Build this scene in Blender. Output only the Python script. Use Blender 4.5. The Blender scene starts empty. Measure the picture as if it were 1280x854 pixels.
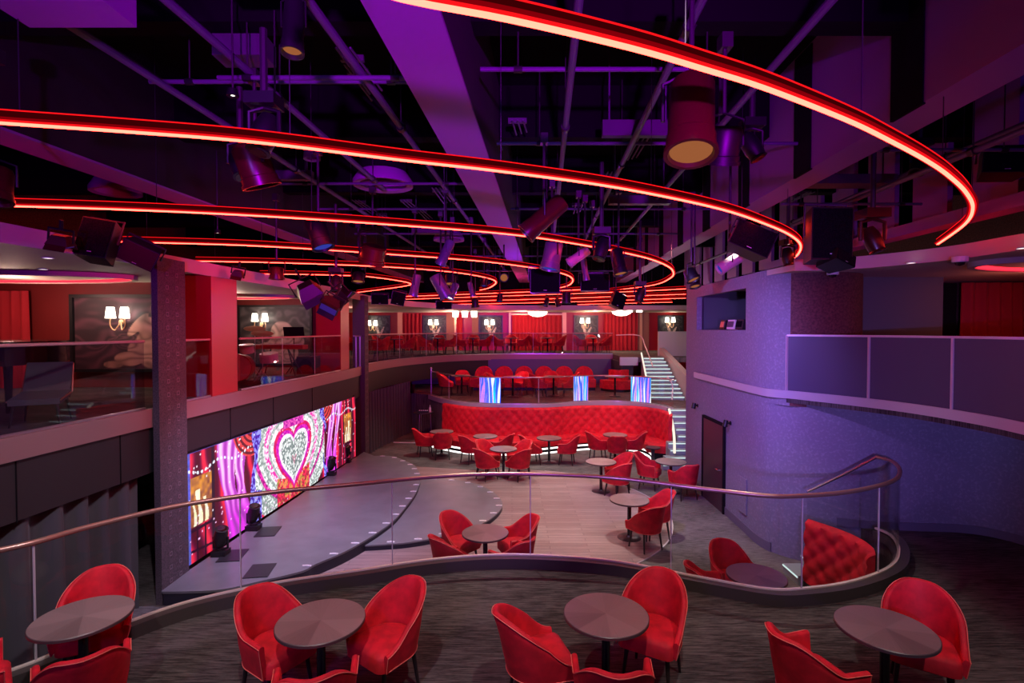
import bpy, math, random
import numpy as np
from mathutils import Vector, Matrix
random.seed(7); np.random.seed(7)
PI = math.pi
S = bpy.context.scene
COL = S.collection

# ------------------------------------------------------------------ camera
F, CX, CY, HZ, CZ = 660.0, 640.0, 427.0, 412.0, 3.74
PITCH = math.atan((CY - HZ) / F)
cam = bpy.data.objects.new('camera', bpy.data.cameras.new('camera'))
COL.objects.link(cam)
cam.location = (0, 0, CZ); cam.rotation_euler = (PI / 2 - PITCH, 0, 0)
cam.data.sensor_width = 36; cam.data.lens = F / 1280 * 36
cam.data.clip_start = .05; cam.data.clip_end = 200
S.camera = cam
S.view_settings.view_transform = 'Standard'; S.view_settings.look = 'None'
S.view_settings.gamma = 1; S.view_settings.exposure = 0
S.view_settings.use_curve_mapping = False
try:
    S.cycles.use_denoising = True; S.cycles.max_bounces = 6
    S.cycles.sample_clamp_indirect = 3; S.cycles.transparent_max_bounces = 16
    S.cycles.caustics_reflective = False; S.cycles.caustics_refractive = False
except Exception: pass

def ray(px, py):
    dx, dz = (px - CX) / F, -(py - CY) / F
    c, s = math.cos(PITCH), math.sin(PITCH)
    return Vector((dx, c + dz * s, -s + dz * c))
def P(px, py, z):
    d = ray(px, py); t = (z - CZ) / d.z
    return Vector((d.x * t, d.y * t, z))
def PY(px, py, Y):
    d = ray(px, py); t = Y / d.y
    return Vector((d.x * t, Y, CZ + d.z * t))

# ------------------------------------------------------------------ materials
def lin(c): c /= 255.; return c / 12.92 if c <= .04045 else ((c + .055) / 1.055) ** 2.4
def rgb(r, g, b): return (lin(r), lin(g), lin(b), 1)
def mat(name, col, rough=.5, metal=0, **k):
    m = bpy.data.materials.new(name); m.use_nodes = True
    b = m.node_tree.nodes['Principled BSDF']
    b.inputs['Base Color'].default_value = col if len(col) == 4 else (*col, 1)
    b.inputs['Roughness'].default_value = rough; b.inputs['Metallic'].default_value = metal
    if 'sheen' in k:
        b.inputs['Sheen Weight'].default_value = k['sheen']; b.inputs['Sheen Roughness'].default_value = .35
        b.inputs['Sheen Tint'].default_value = k.get('tint', (1, .5, .4, 1))
    if 'coat' in k: b.inputs['Coat Weight'].default_value = k['coat']
    if 'spec' in k: b.inputs['Specular IOR Level'].default_value = k['spec']
    return m
def emit(name, col, st=1.):
    m = bpy.data.materials.new(name); m.use_nodes = True
    nt = m.node_tree; nt.nodes.clear()
    e = nt.nodes.new('ShaderNodeEmission'); o = nt.nodes.new('ShaderNodeOutputMaterial')
    e.inputs[0].default_value = (*col[:3], 1); e.inputs[1].default_value = st
    nt.links.new(e.outputs[0], o.inputs[0]); return m
def noisy(m, c1, c2, scale=(1, 1, 1), nscale=5, detail=4, lo=.35, hi=.65, bump=0, coord='Object'):
    nt = m.node_tree; N = nt.nodes; L = nt.links; b = N['Principled BSDF']
    tc = N.new('ShaderNodeTexCoord'); mp = N.new('ShaderNodeMapping'); n = N.new('ShaderNodeTexNoise'); r = N.new('ShaderNodeValToRGB')
    mp.inputs['Scale'].default_value = scale; n.inputs['Scale'].default_value = nscale; n.inputs['Detail'].default_value = detail
    r.color_ramp.elements[0].position = lo; r.color_ramp.elements[1].position = hi
    r.color_ramp.elements[0].color = c1; r.color_ramp.elements[1].color = c2
    L.new(tc.outputs[coord], mp.inputs[0]); L.new(mp.outputs[0], n.inputs[0]); L.new(n.outputs[0], r.inputs[0]); L.new(r.outputs[0], b.inputs['Base Color'])
    if bump:
        bp = N.new('ShaderNodeBump'); bp.inputs['Strength'].default_value = bump; bp.inputs['Distance'].default_value = .01
        L.new(n.outputs[0], bp.inputs['Height']); L.new(bp.outputs[0], b.inputs['Normal'])
    return m
M = {}
M['velvet'] = noisy(mat('velvet_red', (.5, .006, .012), .75, sheen=.12, tint=(1, .10, .14, 1)), (.46, .002, .012, 1), (.68, .004, .020, 1), nscale=9, detail=3)
M['piping'] = mat('piping', (.80, .16, .12), .5)
M['leg'] = mat('chair_leg', (.02, .012, .012), .35)
M['black'] = mat('black', (.006, .0055, .007), .45)
M['blackgloss'] = mat('black_gloss', (.01, .01, .012), .12)
M['matte'] = mat('matte_black', (.008, .007, .009), .9, spec=.1)
M['grille'] = noisy(mat('speaker_grille', (.02, .02, .022), .95, spec=.05), (.003, .003, .004, 1), (.010, .009, .011, 1), nscale=90, detail=1)
M['steel'] = mat('steel', (.55, .55, .58), .3, 1)
M['bronze'] = mat('bronze_rail', (.42, .25, .19), .32, .6)
M['mezzrail'] = mat('mezzanine_rail', (.62, .36, .32), .4, .2)
M['darkmetal'] = mat('dark_metal', (.07, .06, .07), .4, .6)
M['joint'] = mat('glass_edge', (.55, .5, .55), .3)
M['curb'] = mat('curb', (.055, .043, .042), .45)
M['channel'] = mat('glass_channel', (.80, .68, .60), .35, .2)
M['band'] = mat('slab_band', (.32, .19, .19), .45, .3)
M['silver'] = mat('silver_band', (.50, .46, .52), .35, .35)
M['fascia'] = mat('fascia_panel', (.020, .017, .019), .6)
M['plaster'] = mat('plaster_cream', (.55, .46, .40), .7)
M['fasciapink'] = mat('soffit_edge', (.50, .42, .42), .6)
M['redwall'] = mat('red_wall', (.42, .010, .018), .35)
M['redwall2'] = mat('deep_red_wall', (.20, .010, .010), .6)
M['maroon'] = noisy(mat('maroon_wall', (.10, .02, .025), .7), (.07, .014, .018, 1), (.14, .04, .04, 1), nscale=30, detail=2)
M['panel'] = mat('panel_blue_grey', (.055, .045, .095), .5)
M['frame'] = mat('panel_frame', (.6, .5, .58), .4, .4)
M['brown'] = mat('brown_wall', (.28, .10, .06), .6)
M['gold'] = mat('gold_trim', (.75, .42, .22), .4, .5)
M['door'] = mat('door_dark', (.055, .020, .030), .45)
M['ceil'] = mat('ceiling_black', (.005, .0035, .005), .9, spec=.1)
M['beam'] = mat('beam_purple_wash', (.32, .13, .36), .7)  # purple wash light tinted into a neutral grey
M['duct'] = mat('duct_grey', (.07, .06, .08), .6)
M['beamshade'] = mat('beam_side_shade', (.018, .010, .012), .8)  # shade on the beam sides put into a darker colour
M['pipe'] = mat('pipe', (.10, .085, .14), .6)
M['wallpaper'] = noisy(mat('speckled_wallpaper', (.2, .2, .24), .7), (.185, .17, .23, 1), (.26, .24, .31, 1), nscale=26, detail=4, lo=.5, hi=.72)  # speckle over a base slightly tinted with the violet wash light
M['skirt'] = mat('skirting', (.13, .11, .16), .5)
M['stage'] = noisy(mat('stage_deck', (.10, .10, .115), .36), (.15, .15, .165, 1), (.185, .185, .20, 1), nscale=3)
M['riser'] = mat('stage_riser', (.012, .012, .03), .5)
M['pad'] = mat('floor_pad', (.02, .02, .025), .5)
M['white'] = mat('white_marker', (.9, .88, .88), .4)
M['whitegloss'] = mat('white_plastic', (.7, .68, .7), .3)
M['greyfabric'] = mat('grey_fabric', (.10, .11, .11), .8)
M['copper'] = mat('copper', (.7, .35, .22), .3, 1)
M['skin_redlit'] = mat('red_lit_casing', (.055, .008, .006), .3)  # red neon reflection on black casings put into the base colour
M['chan_redlit'] = emit('neon_housing_glow', (.045, .0, .001))  # housing emits red in place of neon light falling on it
M['chan_glow'] = emit('neon_side_glow', (.22, .0, .003))  # outer red halo of the tube, put into a dim emitter
M['bluecan'] = mat('grey_casing', (.16, .16, .2), .35, .4)
M['cream'] = mat('cream_leather', (.55, .42, .35), .5)
M['stairbody'] = mat('stair_stone', (.30, .36, .36), .5)
M['wallbeige'] = mat('beige_panel', (.42, .38, .34), .6)

def curtain_mat(name, a, b):
    return mat(name, a, .85, sheen=.15, tint=b)
M['blackcurtain'] = curtain_mat('black_curtain', (.075, .072, .08), (.5, .5, .55, 1))
M['redcurtain'] = curtain_mat('red_curtain', (.42, .006, .018), (1, .4, .3, 1))

# emitters
M['neon'] = emit('neon_core', (24.0, .66, .42))
M['neonglow'] = emit('neon_halo_glow', (1.2, .008, .012))  # red halo and lit channel edge put into glowing strips
M['strip'] = emit('white_strip', (2.2, 2.05, 2.0))
M['stripcyan'] = emit('stair_strip', (.75, .95, .92))
M['cove'] = emit('cove_red', (3.0, .05, .10))
M['shade'] = emit('lamp_shade', (6., 5.2, 4.3))
M['lens_warm'] = emit('lens_warm', (.32, .10, .035))
M['lens_dark'] = mat('lens_dark', (.02, .004, .004), .1)
M['lens_white'] = emit('lens_white', (3.5, 3.3, 3.2))
M['lens_blue'] = emit('lens_blue', (.03, .04, .35))
M['dot'] = emit('downlight_dot', (2.2, 2.0, 1.7))

# carpet, wood, table top, glass
def carpet(name, dark, light):
    m = mat(name, light, .95, spec=.15); nt = m.node_tree; N = nt.nodes; L = nt.links; b = N['Principled BSDF']
    tc = N.new('ShaderNodeTexCoord')
    def nz(sc, s, d):
        mp = N.new('ShaderNodeMapping'); mp.inputs['Scale'].default_value = sc
        n = N.new('ShaderNodeTexNoise'); n.inputs['Scale'].default_value = s; n.inputs['Detail'].default_value = d
        L.new(tc.outputs['Object'], mp.inputs[0]); L.new(mp.outputs[0], n.inputs[0]); return n.outputs[0]
    a = nz((2.2, 26, 1), 2.4, 8); c = nz((1, 1.6, 1), 1.1, 5); g = nz((8, 70, 1), 3, 2)
    mx = N.new('ShaderNodeMath'); mx.operation = 'MULTIPLY_ADD'; mx.inputs[1].default_value = .55; L.new(a, mx.inputs[0]); 
    s2 = N.new('ShaderNodeMath'); s2.operation = 'MULTIPLY'; s2.inputs[1].default_value = .28; L.new(c, s2.inputs[0]); L.new(s2.outputs[0], mx.inputs[2])
    s3 = N.new('ShaderNodeMath'); s3.operation = 'MULTIPLY_ADD'; s3.inputs[1].default_value = .2; L.new(g, s3.inputs[0]); L.new(mx.outputs[0], s3.inputs[2])
    r = N.new('ShaderNodeValToRGB'); r.color_ramp.elements[0].position = .42; r.color_ramp.elements[1].position = .62
    r.color_ramp.elements[0].color = (*dark, 1); r.color_ramp.elements[1].color = (*light, 1)
    L.new(s3.outputs[0], r.inputs[0]); L.new(r.outputs[0], b.inputs['Base Color']); return m
M['carpet'] = carpet('carpet_charcoal', (.026, .022, .021), (.115, .10, .096))
M['carpet2'] = carpet('carpet_grey', (.06, .052, .05), (.20, .175, .165))
def wood():
    m = mat('wood_floor', (.3, .2, .19), .45); nt = m.node_tree; N = nt.nodes; L = nt.links; b = N['Principled BSDF']
    tc = N.new('ShaderNodeTexCoord')
    br = N.new('ShaderNodeTexBrick'); br.inputs['Scale'].default_value = 1; br.inputs['Brick Width'].default_value = 1.3; br.inputs['Row Height'].default_value = .12
    br.inputs['Mortar Size'].default_value = .004; br.inputs['Color1'].default_value = (.25, .165, .16, 1); br.inputs['Color2'].default_value = (.33, .23, .22, 1); br.inputs['Mortar'].default_value = (.12, .08, .08, 1)
    L.new(tc.outputs['Object'], br.inputs['Vector'])
    mp = N.new('ShaderNodeMapping'); mp.inputs['Scale'].default_value = (1, 16, 1); n = N.new('ShaderNodeTexNoise'); n.inputs['Scale'].default_value = 3; n.inputs['Detail'].default_value = 5
    L.new(tc.outputs['Object'], mp.inputs[0]); L.new(mp.outputs[0], n.inputs[0])
    mx = N.new('ShaderNodeMix'); mx.data_type = 'RGBA'; mx.blend_type = 'OVERLAY'; mx.inputs[0].default_value = .5
    L.new(br.outputs[0], mx.inputs[6]); L.new(n.outputs[0], mx.inputs[7]); L.new(mx.outputs[2], b.inputs['Base Color']); return m
M['wood'] = wood()
def veneer():
    m = mat('radial_veneer', (.2, .14, .13), .33); nt = m.node_tree; N = nt.nodes; L = nt.links; b = N['Principled BSDF']
    tc = N.new('ShaderNodeTexCoord'); sp = N.new('ShaderNodeSeparateXYZ'); L.new(tc.outputs['Object'], sp.inputs[0])
    at = N.new('ShaderNodeMath'); at.operation = 'ARCTAN2'; L.new(sp.outputs[1], at.inputs[0]); L.new(sp.outputs[0], at.inputs[1])
    ml = N.new('ShaderNodeMath'); ml.operation = 'MULTIPLY_ADD'; ml.inputs[1].default_value = 8 / (2 * PI); ml.inputs[2].default_value = 8.3; L.new(at.outputs[0], ml.inputs[0])
    fl = N.new('ShaderNodeMath'); fl.operation = 'FLOOR'; L.new(ml.outputs[0], fl.inputs[0])
    wn = N.new('ShaderNodeTexWhiteNoise'); wn.noise_dimensions = '1D'; L.new(fl.outputs[0], wn.inputs['W'])
    mg = N.new('ShaderNodeMath'); mg.operation = 'MULTIPLY'; mg.inputs[1].default_value = 22; L.new(at.outputs[0], mg.inputs[0])
    cb = N.new('ShaderNodeCombineXYZ'); L.new(mg.outputs[0], cb.inputs[0]); ln = N.new('ShaderNodeVectorMath'); ln.operation = 'LENGTH'
    L.new(tc.outputs['Object'], ln.inputs[0]); L.new(ln.outputs['Value'], cb.inputs[1])
    n = N.new('ShaderNodeTexNoise'); n.inputs['Scale'].default_value = 3; n.inputs['Detail'].default_value = 4; L.new(cb.outputs[0], n.inputs[0])
    ad = N.new('ShaderNodeMath'); ad.operation = 'MULTIPLY_ADD'; ad.inputs[1].default_value = .6; L.new(wn.outputs[0], ad.inputs[0])
    n2 = N.new('ShaderNodeMath'); n2.operation = 'MULTIPLY'; n2.inputs[1].default_value = .55; L.new(n.outputs[0], n2.inputs[0]); L.new(n2.outputs[0], ad.inputs[2])
    r = N.new('ShaderNodeValToRGB'); r.color_ramp.elements[0].color = (.10, .068, .066, 1); r.color_ramp.elements[1].color = (.28, .20, .19, 1)
    L.new(ad.outputs[0], r.inputs[0]); L.new(r.outputs[0], b.inputs['Base Color']); return m
M['veneer'] = veneer()
M['tedge'] = mat('table_edge', (.07, .045, .045), .4)
def glass(name, tint, refl=1.):
    m = bpy.data.materials.new(name); m.use_nodes = True; nt = m.node_tree; nt.nodes.clear()
    N = nt.nodes; L = nt.links
    t = N.new('ShaderNodeBsdfTransparent'); t.inputs[0].default_value = (*tint, 1)
    g = N.new('ShaderNodeBsdfGlossy'); g.inputs['Roughness'].default_value = .02
    f = N.new('ShaderNodeFresnel'); gm = N.new('ShaderNodeNewGeometry'); io = N.new('ShaderNodeMath'); io.operation = 'MULTIPLY_ADD'; io.inputs[1].default_value = 1 / 1.45 - 1.45; io.inputs[2].default_value = 1.45; L.new(gm.outputs['Backfacing'], io.inputs[0]); L.new(io.outputs[0], f.inputs[0])
    mu = N.new('ShaderNodeMath'); mu.operation = 'MULTIPLY'; mu.inputs[1].default_value = refl; L.new(f.outputs[0], mu.inputs[0])
    mx = N.new('ShaderNodeMixShader'); o = N.new('ShaderNodeOutputMaterial')
    L.new(mu.outputs[0], mx.inputs[0]); L.new(t.outputs[0], mx.inputs[1]); L.new(g.outputs[0], mx.inputs[2]); L.new(mx.outputs[0], o.inputs[0]); return m
M['glass'] = glass('clear_glass', (.95, .96, .96), .8)
M['glasstint'] = glass('tinted_glass', (.86, .80, .88), 1.)
def vcol_mat(name, strength=None):
    m = bpy.data.materials.new(name); m.use_nodes = True; nt = m.node_tree; N = nt.nodes; L = nt.links
    a = N.new('ShaderNodeVertexColor'); a.layer_name = 'Col'
    b = N['Principled BSDF']
    if strength is None:
        L.new(a.outputs[0], b.inputs['Base Color']); b.inputs['Roughness'].default_value = .5
    else:
        b.inputs['Base Color'].default_value = (.01, .01, .01, 1)
        L.new(a.outputs[0], b.inputs['Emission Color']); b.inputs['Emission Strength'].default_value = strength
    return m
M['screen'] = vcol_mat('screen_picture', 1.25)
M['panelreflect'] = vcol_mat('glass_reflection', 1.5)  # glow of the added reflection panels on the tier
M['mural'] = vcol_mat('mural_paint')

# ------------------------------------------------------------------ mesh builder
class MB:
    def __init__(s): s.v = []; s.f = []; s.mi = []; s.cm = 0
    def add(s, vs, fs):
        o = len(s.v); s.v += [tuple(p) for p in vs]; s.f += [tuple(i + o for i in f) for f in fs]; s.mi += [s.cm] * len(fs); return s
    def box(s, c, d, rz=0, rx=0, ry=0):
        R = Matrix.Rotation(rz, 3, 'Z') @ Matrix.Rotation(ry, 3, 'Y') @ Matrix.Rotation(rx, 3, 'X')
        vs = [Vector(c) + R @ Vector((x * d[0] / 2, y * d[1] / 2, z * d[2] / 2)) for z in (-1, 1) for y in (-1, 1) for x in (-1, 1)]
        return s.add(vs, [(0, 2, 3, 1), (4, 5, 7, 6), (0, 1, 5, 4), (2, 6, 7, 3), (0, 4, 6, 2), (1, 3, 7, 5)])
    def bbox(s, a, b): return s.box([(a[i] + b[i]) / 2 for i in range(3)], [abs(b[i] - a[i]) for i in range(3)])
    def rings(s, rings, cap=True, closed=True):
        n = len(rings[0]); o = []; fs = []
        for r in rings: o += list(r)
        m = n if closed else n - 1
        for i in range(len(rings) - 1):
            for j in range(m):
                k = (j + 1) % n; fs.append((i * n + j, i * n + k, (i + 1) * n + k, (i + 1) * n + j))
        if cap and closed: fs.append(tuple(reversed(range(n)))); fs.append(tuple((len(rings) - 1) * n + j for j in range(n)))
        return s.add(o, fs)
    def tube(s, pts, r, n=10, cap=True):
        pts = [Vector(p) for p in pts]; k = len(pts); rr = r if isinstance(r, (list, tuple)) else [r] * k
        T = []
        for i in range(k):
            a, b = pts[max(i - 1, 0)], pts[min(i + 1, k - 1)]; T.append((b - a).normalized())
        u = T[0].orthogonal().normalized(); out = []
        for i in range(k):
            u = (u - T[i] * u.dot(T[i])).normalized(); w = T[i].cross(u)
            out.append([pts[i] + rr[i] * (math.cos(2 * PI * j / n) * u + math.sin(2 * PI * j / n) * w) for j in range(n)])
        return s.rings(out, cap)
    def lathe(s, prof, n=32, c=(0, 0, 0), axis=None, cap=True):
        if not cap: prof = list(prof) + [prof[0]]
        R = Matrix.Identity(3)
        if axis is not None: R = Vector((0, 0, 1)).rotation_difference(Vector(axis).normalized()).to_matrix()
        rg = [[Vector(c) + R @ Vector((r * math.cos(2 * PI * j / n), r * math.sin(2 * PI * j / n), z)) for j in range(n)] for r, z in prof]
        return s.rings(rg, cap)
    def sweep(s, path, prof, closed=False, up=None):
        """prof points (offset to the left of travel, height)"""
        k = len(path); out = []
        for i in range(k):
            a, b = Vector(path[max(i - 1, 0)]), Vector(path[min(i + 1, k - 1)])
            if closed: a, b = Vector(path[i - 1]), Vector(path[(i + 1) % k])
            t = b - a; n = Vector((-t.y, t.x, 0)).normalized()
            p = Vector(path[i])
            out.append([p + n * q[0] + Vector((0, 0, q[1])) for q in prof])
        if closed: out.append(out[0])
        return s.rings(out, not closed)
    def prism(s, poly, z0, z1):
        n = len(poly)
        vs = [(p[0], p[1], z0) for p in poly] + [(p[0], p[1], z1) for p in poly]
        return s.add(vs, [tuple(reversed(range(n))), tuple(range(n, 2 * n))] + [(i, (i + 1) % n, n + (i + 1) % n, n + i) for i in range(n)])
    def mesh(s, name, mats, smooth=35):
        me = bpy.data.meshes.new(name); me.from_pydata(s.v, [], s.f)
        for m in (mats if isinstance(mats, (list, tuple)) else [mats]): me.materials.append(m)
        me.polygons.foreach_set('material_index', s.mi)
        import bmesh
        bm = bmesh.new(); bm.from_mesh(me); bmesh.ops.recalc_face_normals(bm, faces=bm.faces); bm.to_mesh(me); bm.free()
        if smooth:
            me.polygons.foreach_set('use_smooth', [True] * len(me.polygons)); me.set_sharp_from_angle(angle=math.radians(smooth))
        me.update(); return me
    def build(s, name, m, parent=None, smooth=35):
        o = bpy.data.objects.new(name, s.mesh(name, m, smooth)); COL.objects.link(o)
        if parent is not None: o.parent = parent
        return o

def tag(o, label=None, cat=None, group=None, kind=None):
    if label: o['label'] = label
    if cat: o['category'] = cat
    if group: o['group'] = group
    if kind: o['kind'] = kind
    return o
def thing(name, label, cat, loc=(0, 0, 0), rz=0, group=None, rot=None):
    o = bpy.data.objects.new(name, None); COL.objects.link(o); o.location = loc
    o.rotation_euler = rot if rot is not None else (0, 0, rz); o.empty_display_size = .1
    return tag(o, label, cat, group)
def struct(name, mb, m, smooth=35): return tag(mb.build(name, m, None, smooth), kind='structure')
def dup(root, loc=None, rz=None, label=None, group=None, parent=None, rot=None):
    r = root.copy(); COL.objects.link(r)
    if parent is not None: r.parent = parent
    if loc is not None: r.location = loc
    if rz is not None: r.rotation_euler = (0, 0, rz)
    if rot is not None: r.rotation_euler = rot
    if label: r['label'] = label
    if group: r['group'] = group
    for ch in list(root.children): dup(ch, parent=r)
    return r
def spline(pts, n=8):
    pts = [Vector(p) for p in pts]; out = []
    for i in range(len(pts) - 1):
        p0, p1, p2, p3 = pts[max(i - 1, 0)], pts[i], pts[i + 1], pts[min(i + 2, len(pts) - 1)]
        for k in range(n):
            t = k / n
            out.append(.5 * ((2 * p1) + (-p0 + p2) * t + (2 * p0 - 5 * p1 + 4 * p2 - p3) * t * t + (-p0 + 3 * p1 - 3 * p2 + p3) * t ** 3))
    out.append(pts[-1]); return out
def resample(path, step):
    L = [0]
    for a, b in zip(path, path[1:]): L.append(L[-1] + (b - a).length)
    n = max(2, int(round(L[-1] / step)) + 1); out = []; j = 0
    for i in range(n):
        d = L[-1] * i / (n - 1)
        while j < len(path) - 2 and L[j + 1] < d: j += 1
        t = (d - L[j]) / max(L[j + 1] - L[j], 1e-9); out.append(path[j].lerp(path[j + 1], min(max(t, 0), 1)))
    return out
def offset(path, d):
    out = []
    for i in range(len(path)):
        a, b = path[max(i - 1, 0)], path[min(i + 1, len(path) - 1)]; t = b - a
        out.append(path[i] + Vector((-t.y, t.x, 0)).normalized() * d)
    return out
def circ(r, n=12, cz=0, sx=1): return [(r * sx * math.cos(2 * PI * i / n), cz + r * math.sin(2 * PI * i / n)) for i in range(n)]
def rect(a, b, c, d): return [(a, c), (b, c), (b, d), (a, d)]
def flat(path, z): return [Vector((p.x, p.y, z)) for p in path]

MZ = 2.66      # mezzanine floor
PZ = .68       # near platform floor
TZ = 1.40      # middle tier floor
SO = 4.62      # soffit under side
RZ = 5.10      # neon height
# ------------------------------------------------------------------ big shell
struct('floor', MB().bbox((-12, -6, -.15), (12, 32, 0)), M['carpet2'])
arc_ = [Vector((.0 + 3.17 * math.cos(a), 10.8 + 3.17 * math.sin(a), 0)) for a in [math.radians(-100 + 205 * i / 60) for i in range(61)]]
wf = MB(); wf.prism([(p.x, p.y) for p in arc_] + [(-2.2, 14.2), (-3.6, 14.4), (-4.0, 12), (-4.0, 7.2)], 0.0, .012)
struct('floor', wf, M['wood'])
wr = MB(); wr.sweep(arc_[8:52], rect(-.012, .012, 0, .014))
struct('trim_1', wr, M['silver'])
struct('ceiling', MB().bbox((-12, -6, 7.3), (12, 32, 7.45)), M['ceil'])
struct('wall_left', MB().bbox((-11.2, -6, 0), (-11, 32, 7.3)), M['maroon'])
struct('wall_right', MB().bbox((11, -6, 0), (11.2, 32, 7.3)), M['maroon'])
struct('wall_front', MB().bbox((-12, -6.2, 0), (12, -6, 7.3)), M['maroon'])
struct('wall_back', MB().bbox((-12, 27.3, 0), (12, 27.5, 7.3)), M['redwall'])

# line of the left balcony edge
def LX(Y): return -4.84 + .068 * (Y - 7.8)
# mezzanine outline (stage side), travelling away from the camera then to the right
edge = [Vector((LX(y), y, 0)) for y in (-3, 0, 3, 6, 9, 12, 14.5)] + [P(p, q, MZ) for p, q in ((459, 456), (484, 451.6), (517, 448), (560, 445), (600, 443.6), (640, 443), (700, 443), (766, 443))]
for e in edge: e.z = 0
edge_s = spline(edge, 8)
lp = [(p.x, p.y) for p in edge_s]
mz = MB(); mz.prism([(-11, -3)] + lp + [(lp[-1][0], 27.3), (-11, 27.3)], MZ - .2, MZ - .005)
tag(mz.build('floor', M['carpet'], None), kind='structure')
bd = MB(); bd.sweep(edge_s, rect(-.045, .03, MZ - .235, MZ + .01)); struct('trim_2', bd, M['band'])
fa = MB(); fa.sweep(edge_s, rect(.0, .05, 1.80, MZ - .235)); struct('wall_balcony', fa, M['fascia'])
gv = MB()
for y in (5.3, 6.6, 8.9, 10.3, 12, 14): gv.box((LX(y) + .0, y, 2.1), (.012, .012, .62))
struct('trim_3', gv, M['matte'])
# soffit above mezzanine
sf = MB(); sf.prism([(-11, -3)] + [(p.x - .05 if p.y < 18 else p.x, p.y) for p in edge_s] + [(lp[-1][0] + 6.2, lp[-1][1] + .0), (lp[-1][0] + 6.2, 27.3), (-11, 27.3)], SO, SO + .1)
struct('ceiling_soffit', sf, M['plaster']).name = 'ceiling.001'
fe = MB(); fe.sweep(edge_s + [Vector((10.6, edge_s[-1].y, 0))], rect(-.02, .03, SO - .03, SO + .17)); struct('trim_4', fe, M['fasciapink'])

# ------------------------------------------------------------------ near platform
rail_px = [(0, 688), (110, 659), (225, 632), (340, 615.5), (450, 605), (545, 596), (640, 592.5), (760, 597), (870, 610), (960, 620), (1010, 619.5), (1060, 615), (1100, 607), (1120, 599), (1125, 590)]
RL = 1.87
rp = [P(a, b, RL) for a, b in rail_px]
rp = [Vector((-6.6, 2.6, RL)), Vector((-5.4, 3.65, RL))] + rp + [Vector((5.30, 7.22, RL)), Vector((5.40, 7.50, RL)), Vector((5.36, 7.72, RL))]
rail = resample(spline(rp, 8), .08)
base = flat(rail, 0)
pf = MB(); pf.prism([(p.x, p.y) for p in base] + [(5.5, 9.3), (9, 9.3), (9, -4), (-8, -4), (-8, 2.2)], .45, PZ)
tag(pf.build('floor', M['carpet'], None), kind='structure')
wv = MB(); wv.sweep(base, rect(-.1, .0, 0, .46)); struct('wall_platform', wv, M['fascia'])

def balustrade(name, label, path, zb, zr, joints, glassmat, railmat, rr=.022, curb=None, posts=None, chan=M['channel'], group=None):
    t = thing(name, label, 'balustrade', (path[0].x, path[0].y, zb), 0, group)
    o = Vector((path[0].x, path[0].y, zb)); pa = [Vector((p.x, p.y, zb)) - o for p in path]
    h = zr - zb
    MB().sweep(pa, circ(rr, 12, h)).build('handrail', railmat, t)
    c = MB(); c.sweep(pa, rect(-.018, .018, 0 if not curb else .12, .035 if not curb else .145)); c.build('glass_channel', chan, t)
    if curb:
        MB().sweep(pa, rect(-.12, -.02, 0, .13)).build('curb', M['curb'], t)
        MB().sweep(pa, rect(.02, .055, -.02, .10)).build('curb_lip', M['curb'], t)
    idx = [0] + joints + [len(pa) - 1]
    for j_ in joints: MB().bbox((-.005, -.008, .05), (.005, .008, h - .02)).build('panel_joint', M['joint'], t).location = pa[j_]
    g0 = .03 if not curb else .14
    for a, b in zip(idx, idx[1:]):
        seg = pa[a:b + 1]
        if len(seg) < 2: continue
        d0 = (seg[1] - seg[0]).normalized() * .006; d1 = (seg[-1] - seg[-2]).normalized() * .006
        seg = [seg[0] + d0] + seg[1:-1] + [seg[-1] - d1]
        MB().sweep(seg, rect(-.006, .006, g0, h - rr * .6)).build('glass_panel', glassmat, t)
    return t
def idx_at(path, px):
    best = min(range(len(path)), key=lambda i: abs(CX + F * path[i].x / max(path[i].y, .5) - px)); return best
js = [idx_at(rail[:int(len(rail) * .9)], p) for p in (40, 295, 490, 663, 843, 1007, 1102)]
balustrade('glass_balustrade', 'curved glass balustrade with bronze handrail along the edge of the front platform', rail, PZ, RL, js, M['glass'], M['bronze'], .026, curb=True)

# stair down from platform beside the big wall
ts = thing('steps', 'short flight of glowing steps between the tufted bench and the purple wall', 'steps', (5.3, 7.9, 0))
for k in range(4):
    x0 = .0 - .28 * (k + 1); z = PZ * (1 - (k + 1) / 5)
    MB().bbox((x0, -.26, 0), (x0 + .27, .16, z)).build('tread', M['stairbody'], ts)
    MB().bbox((x0 - .012, -.26, z - .03), (x0 - .002, .16, z - .01)).build('light_strip', M['stripcyan'], ts)
sr = thing('stair_handrail', 'short glass handrail sloping down beside the platform steps', 'handrail', (5.36, 7.72, .5))
MB().tube([(0, 0, RL - .5), (-.45, .06, RL - .5 - .28), (-.93, .14, RL - .5 - .56)], .02).build('rail', M['steel'], sr)
g = MB(); g.add([(0, 0, .1), (-.93, .14, -.25), (-.93, .14, RL - 1.08), (0, 0, RL - .52), (0, .012, .1), (-.93, .152, -.25), (-.93, .152, RL - 1.08), (0, .012, RL - .52)],
      [(0, 1, 2, 3), (7, 6, 5, 4), (0, 4, 5, 1), (1, 5, 6, 2), (2, 6, 7, 3), (3, 7, 4, 0)]); g.build('glass_panel', M['glass'], sr)

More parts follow.
